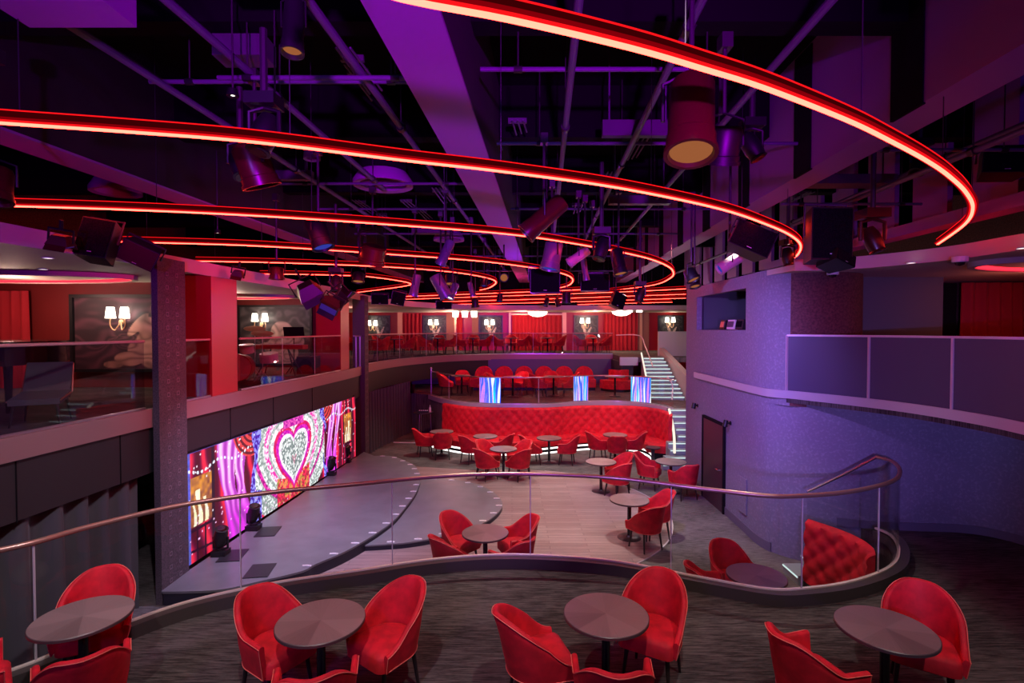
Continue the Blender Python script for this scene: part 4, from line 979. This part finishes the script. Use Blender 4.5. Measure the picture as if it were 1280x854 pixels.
# wall spots on tower
for px, py, lab in ((870, 507, 'small black wall spotlight left of the dark door'), (913, 529, 'small black wall spotlight right of the dark door')):
    y = 4.28 / ((px - 640) / 660.); p = PY(px, py, y); o_ = thing('wall_spotlight', lab, 'wall lamp', (4.28 if y < 12 else 4.32, y, p.z), 0, 'wall spotlights')
    MB().lathe([(.04, -.0), (.04, .02), (.015, .03), (.015, .08), (0, .08)], 14, (0.02, 0, 0), (-1, 0, 0)).build('bracket', M['black'], o_); MB().lathe([(0, -.06), (.045, -.06), (.05, .07), (.035, .07), (0, .05)], 16, (-.08, 0, 0), (-.2, 0, -1)).build('head', M['black'], o_)

# ------------------------------------------------------------------ ceiling beams
def BX(x0, Y, s=.068): return x0 + s * Y
def beam(n, x0, w, z0, z1, s, ya=-4, yb=22.6, m='beam'):
    m_ = MB(); a, b = Vector((x0 + s * ya, ya, 0)), Vector((x0 + s * yb, yb, 0)); 
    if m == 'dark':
        m_.sweep([a, b], rect(-w / 2 + .02, w / 2 - .02, z0 + .03, z1)); m_.cm = 1; m_.sweep([a, b], rect(-w / 2, w / 2, z0, z0 + .03)); return struct('trim_%d' % n, m_, [M['beamshade'], M['beam']])  # shaded sides and lit underside split into two colours
    m_.sweep([a, b], rect(-w / 2, w / 2, z0, z1)); return struct('trim_%d' % n, m_, M[m])
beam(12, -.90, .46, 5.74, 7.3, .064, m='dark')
beam(13, 3.62, .42, 5.74, 7.3, .045)
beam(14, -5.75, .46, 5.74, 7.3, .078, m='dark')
beam(15, 5.95, .30, 5.20, 5.36, .03, -4, 13)
rw = MB()
for i, y in enumerate(np.arange(-2, 22, 1.15)):
    x = 6.35 + .03 * y; rw.box((x, y, 6.3), (.08, .72, 1.9), -.03)
struct('wall_upper_right', rw, M['beam'])
cb_ = MB()
for y in (2.2, 5.0, 7.9, 11, 14.5, 18, 21.5): cb_.bbox((-11, y - .12, 6.55), (11, y + .12, 7.3))
struct('trim_16', cb_, M['ceil'])
sl = MB()
for y in np.arange(3.0, 20, 1.9): sl.box((3.41 + .045 * y, y, 6.5), (.03, .42, 1.55), -.045)
struct('trim_17', sl, M['matte'])
# back upper wall above far soffit
struct('wall_upper_back', MB().bbox((-11, 23.4, SO + .1), (11, 23.5, 7.3)), M['ceil'])
# duct panel upper left
o_ = thing('ceiling_duct', 'square duct with flat pink-lit underside at the upper left corner', 'duct', (-2.92, 3.5, 5.8)); MB().bbox((-.37, -.15, 0), (.36, .15, .3)).build('casing', M['beam'], o_)
for (x, y, z, w, d, h, lab) in ((-2.6, 5.2, 6.35, .5, .25, .2, 'small square duct behind the upper left pipe'), (-1.7, 3.6, 6.3, .8, .5, .2, 'wide square duct beside the top downlight can'), (1.6, 6.8, 6.2, .9, .1, .2, 'flat duct between the long pipes right of the central beam'), (2.3, 9.6, 6.0, 1.1, .15, .15, 'flat duct under the dark ceiling above the second neon'), (-3.6, 8.4, 6.1, .9, .12, .14, 'flat blue-lit duct left of the ring duct'), (-1.9, 12.5, 6.0, .9, .2, .14, 'flat duct beyond the ring duct'), (3.0, 3.0, 6.0, .6, .06, .12, 'flat duct at the top edge above the big spotlight'), (5.1, 8.0, 5.9, 1.2, .3, .14, 'flat duct above the right speaker cluster')):
    o_ = thing('ceiling_duct', lab, 'duct', (x, y, z)); MB().bbox((-w / 2, -d / 2, 0), (w / 2, d / 2, h)).build('casing', M['duct'], o_); [MB().tube([(q_ * w * .4, 0, h), (q_ * w * .4, 0, 7.3 - z)], .012, 6).build('hanger', M['pipe'], o_) for q_ in (-1, 1)]
for px, py, z, r, lab in ((479, 231, 6.2, .5, 'round ring-shaped air diffuser beside the central beam'), (561, 300, 6.2, .42, 'smaller round air diffuser farther along the central beam'), (145, 240, 6.2, .4, 'round air diffuser above the left balcony edge'), (390, 198, 6.3, .12, 'tiny round air diffuser behind the second neon line')):
    p = P(px, py, z); o_ = thing('air_diffuser', lab, 'air vent', p, 0, 'round air diffusers'); MB().lathe([(r * .78, .0), (r, -.02), (r * 1.0, .05), (r * .80, .2), (r * .76, .2)], 40, cap=False).build('ring', M['beam'], o_); MB().lathe([(0, .19), (r * .76, .19), (r * .76, .4), (0, .4)], 32).build('duct', M['matte'], o_)
# pipes
pid = 0
def pipe(label, a, b, r=.035):
    a, b = Vector(a), Vector(b); t = thing('ceiling_pipe', label, 'pipe', a, 0, 'ceiling pipes'); MB().tube([(0, 0, 0), b - a], r, 10).build('tube', M['pipe'], t)
    L = (b - a).length; n = max(1, int(L / 3.5)); 
    for k in range(n + 1):
        p = (b - a) * ((k + .2) / (n + .4)); MB().tube([p, p + Vector((0, 0, 7.3 - a.z))], .008, 5).build('hanger_rod', M['darkmetal'], t); MB().lathe([(r * 1.5, -.04), (r * 1.5, .04)], 10, p, (b - a)).build('clamp', M['black'], t)
for x0, s, y0, y1, z, lab in ((-3.7, .065, 3.3, 20, 6.1, 'long pipe running away under the ceiling, leftmost'), (-2.75, .065, 2, 9, 6.12, 'long pipe crossing the upper left between two beams'), (-1.72, .068, 2, 21, 6.1, 'long pipe just left of the central beam'), (.25, .06, 2, 21, 6.1, 'long pipe just right of the central beam'), (1.15, .055, 3.5, 22, 6.1, 'long pipe midway between central and right beams'), (2.08, .055, 2, 14, 6.1, 'long pipe behind the big orange-lit spotlight'), (4.9, .05, 2, 20, 5.75, 'long pipe right of the right beam'), (5.35, .05, 2, 12, 6.0, 'long pipe near the right frame edge')):
    pipe(lab, (x0 + s * y0, y0, z), (x0 + s * y1, y1, z))
for y, z, x0, x1, lab in ((4.9, 6.05, -2.7, -.8, 'short cross pipe near the top left downlight'), (5.3, 6.2, -3.6, -.8, 'thin cross pipe behind the top left downlight'), (5.05, 6.2, -.3, 2.2, 'cross pipe right of the central beam'), (6.9, 6.15, -.2, 3.7, 'cross pipe above the second neon right part'), (8.6, 6.1, -3.8, -.6, 'cross pipe beside the ring diffuser'), (10.4, 6.1, -3.8, 4.0, 'cross pipe in the middle of the ceiling'), (12.8, 6.05, -3.8, 4.2, 'cross pipe beyond the middle of the ceiling'), (15.6, 5.9, -3.6, 4.3, 'cross pipe over the far end of the stage'), (18.6, 5.8, -3.0, 4.4, 'cross pipe near the far soffit'), (6.4, 5.9, 4.2, 6.2, 'cross pipe over the right balcony'), (8.3, 5.7, 4.2, 6.4, 'cross pipe above the moving head lamp')):
    pipe(lab, (x0, y, z), (x1, y, z), .022)

rc = random.Random(11)
for k, (px, py) in enumerate(((420, 60), (430, 80), (505, 90), (500, 250), (520, 262), (470, 268), (540, 235), (520, 285), (440, 250), (425, 268), (640, 150), (610, 175), (690, 235), (720, 255), (760, 215), (800, 170), (1200, 185), (1010, 240))):
    p = P(px, py, 6.35 + rc.random() * .3); o_ = thing('conduit_bundle', ('thin dark conduit bundle under the ceiling left of the central beam' if px < 560 else 'thin dark conduit bundle under the ceiling right of the central beam' if px < 900 else 'thin dark conduit bundle above the right balcony'), 'conduit', p, 0, 'conduit bundles left of the beam' if px < 560 else 'conduit bundles right of the beam' if px < 900 else 'conduit bundles above the right balcony')
    L = .5 + rc.random() * .9
    for q in range(3): MB().tube([(q * .07, 0, 0), (q * .07 + .06, L, .02 * q)], .012, 6).build('conduit', M['pipe'], o_)
    MB().box((.07, L * .3, .05), (.24, .05, .06)).build('bracket', M['duct'], o_)
# ------------------------------------------------------------------ neon lines
def neon(label, pts, z=RZ, w=.021, dense=8):
    q = [P(a, b, z) if len((a, b)) == 2 else None for a, b in pts]
    path = resample(spline(q, dense), .12); o = path[0].copy(); lp_ = [p - o for p in path]
    t = thing('neon_light', label, 'neon light', o, 0, 'curved red neon lines')
    MB().sweep(lp_, rect(-w * .9, w * .9, .030, .085)).build('channel', M['chan_redlit'], t)
    MB().sweep(lp_, rect(-w * 2.3, w * 2.3, .022, .034)).build('side_glow', M['chan_glow'], t)
    MB().sweep(lp_, rect(-w * 1.1, w * 1.1, .085, .093)).build('top_lip_glow', M['neonglow'], t)
    MB().sweep(lp_, rect(-w * 1.45, w * 1.45, .012, .022)).build('halo_glow', M['neonglow'], t)  # red halo round the tube, shaped as a glowing strip
    MB().sweep(lp_, rect(-w * .72, w * .72, 0, .013)).build('tube', M['neon'], t)
    for k in range(3, len(lp_), 14): MB().tube([lp_[k] + Vector((0, 0, .08)), lp_[k] + Vector((0, 0, 7.3 - z))], .004, 4).build('hanger_wire', M['darkmetal'], t)
neon('biggest curved red neon line sweeping across the upper right of the ceiling', [(300, -75), (400, -35), (500, 0), (640, 27), (790, 62), (880, 88), (960, 113), (1060, 152), (1110, 176), (1155, 200), (1185, 220), (1208, 242), (1216, 262), (1205, 282), (1172, 306)])
neon('second curved red neon line, crossing the whole ceiling from the left edge', [(-60, 149), (0, 155), (160, 166), (320, 179), (500, 201), (640, 217), (780, 237), (900, 262), (960, 282), (990, 296), (1001, 308), (996, 320), (983, 328)])
neon('third curved red neon line, its tip turning back beside the right beam', [(-60, 256), (0, 258), (160, 263), (320, 270.5), (480, 281), (640, 294), (740, 309), (800, 321), (828, 330), (841, 339), (838, 348), (815, 357), (760, 364)])
neon('fourth curved red neon line, ending in a small loop near the centre', [(152, 303), (320, 308), (480, 318), (600, 327), (670, 336), (705, 343), (716, 350), (711, 357), (698, 360.5)])
neon('fifth curved red neon line with a narrow loop above the far balcony', [(245, 327), (350, 329), (480, 334), (560, 340), (605, 347), (620, 353), (612, 360), (600, 363)])
neon('short red neon line behind the trio of floodlights', [(325, 343), (380, 343.5), (438, 345)])
neon('small red neon hook just right of the trio of floodlights', [(458, 346), (490, 350), (513, 355), (500, 359), (446, 366)])
zf = 4.9
for pts, lab in (([(504, 371), (640, 366), (760, 361)], 'far straight red neon line, topmost of the distant group'), ([(506, 374.5), (640, 370), (760, 366), (857, 361.5)], 'far red neon line, second of the distant group'), ([(524, 378), (680, 374), (857, 368)], 'far red neon line, third of the distant group'), ([(560, 381), (700, 378), (857, 373)], 'far red neon line, fourth of the distant group'), ([(600, 383), (720, 381), (840, 378)], 'far red neon line, lowest of the distant group')):
    neon(lab, pts, 4.97 if pts[0][1] < 379 else 4.84, .022, 6)

# ------------------------------------------------------------------ fixtures
def axis_rot(d): return Vector((0, 0, 1)).rotation_difference(Vector(d).normalized()).to_euler()
def can(label, px, py, Y, L, r, d, lens='lens_warm', m='black', cat='spotlight'):
    """cylindrical spotlight whose front points along d, centred at the pixel"""
    c = PY(px, py, Y); d = Vector(d).normalized()
    t = thing('spotlight', label, cat, c, 0, None)
    MB().lathe([(0, -L / 2), (r * .8, -L / 2), (r * .92, -L / 2 + .03), (r * .92, L * .25), (r * .98, L * .27), (r * .98, L / 2 - .03), (r * 1.06, L / 2 - .03), (r * 1.06, L / 2), (r * .9, L / 2), (r * .85, L / 2 - .04), (0, L / 2 - .045)], 28, (0, 0, 0), d).build('body', M[m], t)
    MB().lathe([(0, L / 2 - .035), (r * .84, L / 2 - .035), (r * .84, L / 2 - .028), (0, L / 2 - .022)], 24, (0, 0, 0), d).build('lens', M[lens], t)
    s = d.cross(Vector((0, 0, 1)));
    s = Vector((1, 0, 0)) if s.length < .1 else s.normalized()
    top = Vector((0, 0, max(L * .55, r * 1.9)))
    MB().tube([s * r * 1.12, s * r * 1.12 + top * .8, top, -s * r * 1.12 + top * .8, -s * r * 1.12], r * .09, 6).build('yoke', M['black'], t)
    zt = min(6.1, 7.2) - c.z
    MB().tube([top, Vector((0, 0, max(zt, top.z + .1)))], .018, 8).box(Vector((0, 0, max(zt, top.z + .1))), (.09, .12, .12)).build('clamp', M['darkmetal'], t)
    return t
can('big orange-lit spotlight hanging under the biggest neon line', 864, 148, 3.6, .56, .165, (-.10, -.28, -1), 'lens_warm', 'skin_redlit')
can('black downlight can near the top left of the ceiling', 367, 34, 3.2, .34, .065, (0, -.15, -1), 'lens_warm', 'black')
can('red-lit spotlight tilted towards the stage behind the second neon line', 319, 208, 5.0, .38, .17, (.25, .25, -1), 'lens_dark', 'skin_redlit')
can('red-lit spotlight cut by the left frame edge', -4, 232, 4.6, .3, .12, (.1, -.2, -1), 'lens_dark', 'skin_redlit')
can('ribbed dark lamp behind the big orange-lit spotlight', 905, 182, 4.4, .3, .14, (0, .4, -1), 'lens_blue', 'black')
can('dark can light crossing the third neon line', 398, 290, 7.0, .46, .14, (.35, -.1, -1), 'lens_blue', 'black')
can('red-lit lamp with blue lens above the third neon line centre left', 466, 318, 9.0, .30, .22, (-.3, .3, -1), 'lens_blue', 'skin_redlit')
can('blue dome lamp near the broad red column', 346, 342, 9.5, .22, .13, (0, 0, -1), 'lens_blue', 'skin_redlit')
can('slim blue spotlight leaning over the fourth neon line', 557, 316, 9.0, .45, .09, (-.45, -.1, -1), 'lens_blue', 'bluecan')
can('slim blue spotlight hanging beside the small neon hook', 519, 357, 10.5, .44, .09, (-.2, 0, -1), 'lens_blue', 'bluecan')
can('large blue shaded lamp between the neon loops', 551, 358, 10.8, .5, .14, (.55, 0, -1), 'lens_blue', 'bluecan')
can('spotlight with bright white lens above the far balcony', 566, 364, 11.5, .36, .09, (-.4, -.3, -1), 'lens_white', 'bluecan')
can('small blue spotlight inside the fifth neon loop', 589, 362, 11.5, .32, .06, (.25, 0, -1), 'lens_blue', 'bluecan')
can('warm glowing downlight left of the neon hook', 448, 347, 12, .22, .14, (0, -.25, -1), 'lens_warm', 'black')
can('warm glowing downlight above the fifth neon loop', 563, 350, 12, .22, .14, (0, -.25, -1), 'lens_warm', 'black')
can('long red-lit spotlight crossing the third neon line right of the central beam', 680, 272, 6.6, .62, .13, (-.85, .0, -.75), 'lens_blue', 'skin_redlit')
can('blue and black lamp hanging at the fourth neon line', 690, 320, 8.6, .46, .16, (-.2, -.1, -1), 'lens_blue', 'bluecan')
can('silver grey cylinder spotlight right of the fourth neon tip', 723, 321, 9.3, .42, .09, (-.9, 0, -.62), 'lens_blue', 'cream')
can('slim blue spotlight below the silver grey cylinder', 731, 337, 9.6, .40, .06, (.15, 0, -1), 'lens_blue', 'bluecan')
can('dark lamp with warm lens inside the third neon tip', 773, 328, 9.0, .44, .12, (.15, -.25, -1), 'lens_warm', 'black')
can('lamp with warm lens just left of the tower, upper one', 864, 344, 9.4, .22, .12, (.35, -.4, -1), 'lens_warm', 'black')
can('small lamp with warm lens just left of the tower, lower one', 868, 354, 9.8, .16, .10, (.1, -.4, -1), 'lens_warm', 'black')
can('silver grey cylinder spotlight above the tower window', 912, 329, 7.2, .34, .085, (-.9, 0, -.55), 'lens_blue', 'cream')
can('small black spotlight below the fourth neon tip', 708, 372, 14.0, .3, .13, (0, 0, -1), 'lens_white', 'black')
can('small dark spotlight with white lens over the far balcony centre', 594, 379, 16, .26, .12, (.1, 0, -1), 'lens_white', 'black')
can('round red-dotted strobe lamp beside the central beam', 630, 347, 12.5, .1, .10, (0, -1, -.3), 'lens_warm', 'black')
for px, py, Y, lab in ((625, 372, 16, 'tiny black lamp under the far neon group beside the central beam'), (683, 378, 17, 'tiny black lamp under the far neon group before the red curtain'), (697, 378, 17, 'tiny black lamp second before the red curtain'), (770, 374, 15, 'tiny dark lamp left of the stair head lamps'), (800, 371, 14, 'tiny purple lamp right of the stair head lamps'), (605, 352, 14, 'tiny dark lamp inside the fifth loop'), (455, 330, 13, 'tiny dark lamp behind the fourth neon line'), (740, 300, 10, 'tiny dark lamp above the third neon tip'), (672, 340, 13, 'tiny dark lamp behind the dark boxes')):
    can(lab, px, py, Y, .26, .09, (random.uniform(-.5, .5), -.2, -1), 'lens_blue', 'black')
def speaker(label, px, py, Y, w, h, dp, rot, m='grille'):
    c = PY(px, py, Y); t = thing('loudspeaker', label, 'speaker', c, 0, None, rot)
    MB().add([(-w / 2, -dp / 2, -h / 2), (w / 2, -dp / 2, -h / 2), (w * .36, dp / 2, -h / 2), (-w * .36, dp / 2, -h / 2), (-w / 2, -dp / 2, h / 2), (w / 2, -dp / 2, h / 2), (w * .36, dp / 2, h / 2), (-w * .36, dp / 2, h / 2)], [(0, 3, 2, 1), (4, 5, 6, 7), (0, 1, 5, 4), (1, 2, 6, 5), (2, 3, 7, 6), (3, 0, 4, 7)]).build('cabinet', M['black'], t)
    MB().bbox((-w * .47, -dp / 2 - .012, -h * .47), (w * .47, -dp / 2 - .001, h * .47)).build('grille', M[m], t)
    MB().bbox((-w * .06, -dp / 2 - .016, -h * .40), (w * .06, -dp / 2 - .012, -h * .385)).build('badge', M['white'], t)
    u = Matrix.Rotation(rot[0], 3, 'X'); 
    MB().tube([(-w * .52, 0, 0), (-w * .52, 0, h * .62), (w * .52, 0, h * .62), (w * .52, 0, 0)], .014, 6).build('bracket', M['darkmetal'], t); return t
speaker('black loudspeaker tilted above the left balcony near the red lamps', 126, 303, 6.2, .34, .46, .3, (-.25, .15, .2))
speaker('red-lit wedge loudspeaker right of the black tilted one', 178, 316, 6.6, .40, .26, .36, (.35, .45, .5), 'skin_redlit')
speaker('large black loudspeaker beside the second neon tip', 1031, 296, 6.4, .46, .62, .36, (-.05, .03, -.1))
speaker('flat black loudspeaker under the large one beside the second neon tip', 1043, 327, 6.3, .30, .14, .3, (-.2, .35, .3))
speaker('square tilted loudspeaker inside the second neon tip', 937, 302, 6.8, .52, .34, .3, (-.15, .45, -.2))
speaker('dark box loudspeaker hanging beside the central beam end', 680, 352, 11.0, .62, .5, .4, (0, 0, .05))
speaker('dark box loudspeaker hanging left of the third neon tip', 742, 354, 11.4, .62, .36, .4, (0, 0, 0))
speaker('small dark speaker high over the far balcony, left', 475, 374, 16, .5, .3, .3, (.1, 0, .2))
speaker('small dark speaker high over the far balcony, beside the warm lamp', 498, 373, 16, .4, .4, .3, (.1, .2, .2))
speaker('flat dark speaker under the far neon lines', 555, 382, 17, .5, .24, .3, (.0, 0, .1))
speaker('dark tilted box at the right beam far end', 771, 376, 15, .4, .4, .3, (.0, .4, .3))
speaker('black speaker at the top right near the frame edge', 1252, 205, 6.7, .5, .34, .35, (-.1, .1, -.4))
def flood(label, px, py, Y, s, rot, m='black', face='lens_blue', g=None):
    c = PY(px, py, Y); t = thing('floodlight', label, 'floodlight', c, 0, g, rot)
    MB().add([(-s * .3, -s * .3, s * .5), (s * .3, -s * .3, s * .5), (s * .3, s * .3, s * .5), (-s * .3, s * .3, s * .5), (-s * .5, -s * .5, 0), (s * .5, -s * .5, 0), (s * .5, s * .5, 0), (-s * .5, s * .5, 0)], [(3, 2, 1, 0), (4, 5, 6, 7), (0, 1, 5, 4), (1, 2, 6, 5), (2, 3, 7, 6), (3, 0, 4, 7)]).build('housing', M[m], t)
    MB().bbox((-s * .42, -s * .42, -.02), (s * .42, s * .42, -.004)).build('glass_face', M[face], t)
    MB().box((0, -s * .6, -s * .12), (s * .9, .01, s * .34), 0, -.7).build('barn_door', M[m], t); MB().box((0, s * .6, -s * .12), (s * .9, .01, s * .34), 0, .7).build('barn_door', M[m], t)
    MB().tube([(-s * .55, 0, s * .15), (-s * .55, 0, s * .8), (s * .55, 0, s * .8), (s * .55, 0, s * .15)], .014, 6).tube([(0, 0, s * .8), (0, 0, s * 1.3)], .02, 6).build('yoke', M['black'], t); return t
dim = M['lens_dim'] = mat('blue_filter', (.10, .12, .55), .3)
flood('red-lit floodlight with blue face above the left balcony soffit', 76, 306, 5.6, .20, (.25, .15, .3), 'skin_redlit', 'lens_dim')
flood('small red-lit floodlight with blue face above the broad red column', 297, 345, 8.6, .18, (.25, .2, .3), 'skin_redlit', 'lens_dim')
flood('dark floodlight with barn doors, leftmost of the trio by the narrower red column', 388, 368, 9.5, .42, (.5, -.5, .3), 'black', 'lens_dim', 'trio of floodlights')
flood('dark floodlight with barn doors, lowest of the trio by the narrower red column', 411, 385, 9.2, .34, (-.4, .5, .3), 'black', 'lens_dim', 'trio of floodlights')
flood('dark floodlight with barn doors, rightmost of the trio by the narrower red column', 430, 373, 9.8, .32, (.5, -.6, -.3), 'black', 'lens_dim', 'trio of floodlights')
def moving_head(label, c, s=1., up=False, m='black', lens='lens_dark', tilt=.3):
    t = thing('moving_head', label, 'stage light', c, 0, None); k = 1 if up else -1
    MB().box((0, 0, k * .05 * s), (.26 * s, .22 * s, .10 * s)).build('base', M[m], t)
    MB().tube([(0, 0, k * .1 * s), (-.13 * s, 0, k * .14 * s), (-.13 * s, 0, k * .34 * s)], .022 * s, 8).tube([(0, 0, k * .1 * s), (.13 * s, 0, k * .14 * s), (.13 * s, 0, k * .34 * s)], .022 * s, 8).build('yoke', M[m], t)
    MB().lathe([(0, -.16), (.07, -.15), (.10, -.05), (.10, .05), (.085, .14), (.095, .16), (.075, .165), (0, .155)], 24, (0, 0, k * .33 * s), (tilt, -.25, k * 1 if up else -1)).build('head', M[m], t)
    MB().lathe([(0, .158), (.07, .158), (.07, .168), (0, .170)], 20, (0, 0, k * .33 * s), (tilt, -.25, k * 1 if up else -1)).build('lens', M[lens], t)
    if not up: MB().tube([(0, 0, 0), (0, 0, max(.3, 6.1 - c[2]))], .03, 8).build('mount_pole', M['darkmetal'], t)
    return t
for a, b, lab in ((276, 700, 'moving-head lamp on the stage floor, nearest the textured column'), (317, 668, 'moving-head lamp on the stage floor, second along the screen'), (414, 600, 'moving-head lamp on the stage floor near the far end of the screen'), (433, 584, 'moving-head lamp on the stage floor at the far end of the screen')):
    p = P(a, b - 6, SZ); moving_head(lab, p, .85, True)
moving_head('red-lit moving-head lamp hanging on a pole at the right beside the neon tip', PY(1091, 262, 6.4), 1.1, False, 'skin_redlit')
for k, (px, py, Y, lab) in enumerate(((330, 120, 4.2, 'dark moving-head lamp near the left bright ceiling lights'), (300, 165, 5.2, 'dark moving-head lamp behind the second neon line at left'), (752, 285, 7.5, 'dark moving-head lamp right of the central beam above the third neon'), (1150, 175, 7.0, 'dark moving-head lamp above the right balcony'), (940, 150, 6.0, 'dark moving-head lamp beside the right beam'), (420, 335, 10, 'dark moving-head lamp above the trio of floodlights'), (800, 352, 11.5, 'dark moving-head lamp below the right beam'), (985, 300, 9.3, 'dark moving-head lamp behind the second neon tip'))):
    moving_head(lab, PY(px, py, Y), .9, False, 'black', 'lens_dark', random.uniform(-.5, .5))
for px, py, Y, lab in ((291, 119, 4.6, 'small bright white ceiling light near the upper left, left one'), (344, 135, 4.8, 'small bright white ceiling light near the upper left, right one'), (986, 105 + 200, 8.0, 'small bright ceiling light beside the right beam'), (272, 291, 8.5, 'small bright ceiling light over the left balcony edge')):
    p = PY(px, py, Y); o_ = thing('ceiling_spot', lab, 'ceiling light', p); MB().lathe([(0, .05), (.04, .05), (.05, -.01), (.042, -.01), (0, .0)], 16).build('housing', M['black'], o_); MB().lathe([(0, -.004), (.04, -.004), (.04, .004), (0, .004)], 16).build('lens', M['dot'], o_); MB().tube([(0, 0, .05), (0, 0, 6.6 - p.z)], .008, 5).build('stem', M['darkmetal'], o_)

# ------------------------------------------------------------------ lights
def aim(o, tgt): o.rotation_euler = (Vector(tgt) - o.location).to_track_quat('-Z', 'Y').to_euler()
def spot(loc, tgt, e, col, ang=50, blend=.6, r=.04):
    l = bpy.data.lights.new('spot_lamp', 'SPOT'); l.energy = e; l.color = col; l.spot_size = math.radians(ang); l.spot_blend = blend; l.shadow_soft_size = r
    o = bpy.data.objects.new('spot_lamp', l); COL.objects.link(o); o.location = loc; aim(o, tgt); return o
def area(loc, tgt, e, col, sx, sy):
    l = bpy.data.lights.new('area_lamp', 'AREA'); l.shape = 'RECTANGLE'; l.size = sx; l.size_y = sy; l.energy = e; l.color = col
    o = bpy.data.objects.new('area_lamp', l); COL.objects.link(o); o.location = loc; aim(o, tgt); return o
def point(loc, e, col, r=.05):
    l = bpy.data.lights.new('point_lamp', 'POINT'); l.energy = e; l.color = col; l.shadow_soft_size = r
    o = bpy.data.objects.new('point_lamp', l); COL.objects.link(o); o.location = loc; return o
W = (1, .90, .86)
for x, y, tx, ty, e in ((-3.2, 1.9, -3.3, 4.3, 330), (-1.2, 1.8, -1.4, 4.5, 420), (.9, 1.8, .7, 4.6, 420), (3.1, 1.8, 3.1, 4.2, 330), (5.0, 1.6, 5.8, 5.4, 160)):
    spot((x, y, 6.2), (tx, ty, .7), e, W, 52, .9, .06)
for x, y, e in ((-.4, 8.0, 800), (2.0, 9.8, 850), (.6, 11.8, 850), (-.3, 13.6, 650), (2.5, 12.0, 320), (-1.8, 15.2, 560), (1.2, 14.9, 600), (3.1, 15.2, 560), (2.9, 7.4, 560)):
    spot((x + .2, y - .2, 4.95), (x, y, 0), e * .62, W, 74, .8, .02)  # added spots hang in mid-air, tied to no fixture
spot((-1.8, 9.8, 4.95), (-3.4, 10.5, 0), 600, (.74, .6, 1), 75, .9, .02); spot((-2.6, 7.4, 4.95), (-3.8, 8.8, 0), 900, (.62, .55, 1), 70, .9, .02)
for x in (-2, 0, 2, 3.6): spot((x, 11.5, 5.9), (x, 16.5, .9), 560, (1, .30, .28), 38, .8)
spot((0, -1.0, 3.9), (0, 10, 5.0), 900, (.10, .12, 1.0), 34, .9); spot((-.5, -1.5, 3.6), (-.1, 12, .7), 800, (.35, .08, 1.0), 20, .9)
def narrow(o, deg): o.data.spread = math.radians(deg); return o
spot((.2, -1.5, 3.3), (4.9, 9.0, 2.9), 1500, (.36, .20, 1.0), 36, .9); spot((-1.5, .5, 3.0), (4.3, 11.0, 2.2), 1700, (.34, .20, 1.0), 20, .9)
spot((.6, -1.5, 3.5), (6.5, 7.9, 1.7), 420, (.38, .36, 1.0), 30, .8)
narrow(area((-3, -4, 5.8), (0, 14, 1.5), 34, (.30, .08, 1.0), 1.0, 1.0), 60)
spot((.4, -3.5, 3.8), (-.1, 6.6, 6.3), 6000, (.50, .0, 1.0), 50, .9, .12)
spot((-1.0, -2.0, 3.5), (-5.0, 7.0, 6.0), 1200, (.42, .0, 1.0), 34, .9, .1); spot((2.5, -3.0, 3.4), (5.0, 5.5, 6.6), 420, (.24, .02, 1.0), 46, .9, .12)
spot((1.4, 7.0, 4.55), (4.3, 10.8, 2.2), 900, (.38, .22, 1.0), 85, .9, .02)

spot((-.9, 7.2, 4.5), (-4.8, 9.6, 3.1), 520, (1, .03, .08), 90, .9, .02)
spot((-1.5, 5.2, 5.4), (-4.85, 7.3, 1.8), 160, (.75, .6, .8), 60, .9)
spot((-2.0, 3.2, 5.4), (-5.0, 5.6, 1.2), 420, (.85, .75, .9), 60, .9)
spot((0.5, 15.5, 4.3), (0, 10, 7.3), 200, (.30, .02, 1.0), 130, .9, .02); spot((-.5, 19.5, 4.5), (-.5, 20, 7.3), 160, (1, .05, .25), 150, .9)
for x, y, e, c in ((-8.2, 8.6, 40, (1, .6, .5)), (-7, 13.4, 42, (1, .65, .55)), (-6.8, 21, 90, (1, .35, .3)), (-3, 25.6, 90, (1, .45, .35)), (.5, 25.6, 110, (1, .35, .3)), (4, 25.4, 90, (1, .5, .35)), (8.0, 8.0, 14, (1, .2, .15)), (8.6, 5.0, 10, (1, .2, .15))):
    point((x, y, 4.3), e, c, .05)
for p in sp_: point(p + Vector((0, -.25, .1)), 8 if p.y < 20 else 14, (1, .8, .6), .03)
point((5.3, 19.0, 4.2), 60, (1, .95, .9), .05); point((5.0, 15.6, 3.4), 40, (.9, 1, 1), .05)
for x in (-2.2, .4, 2.6): point((x, 18.6, 2.56), 20, (1, .35, .3), .03)
w = bpy.data.worlds.new('world'); S.world = w; w.use_nodes = True
w.node_tree.nodes['Background'].inputs[0].default_value = (.25, .12, .3, 1); w.node_tree.nodes['Background'].inputs[1].default_value = .012
for o in bpy.data.objects:
    if o.type == 'MESH' and o.parent is None and 'kind' in o and o['kind'] == 'structure':
        pass
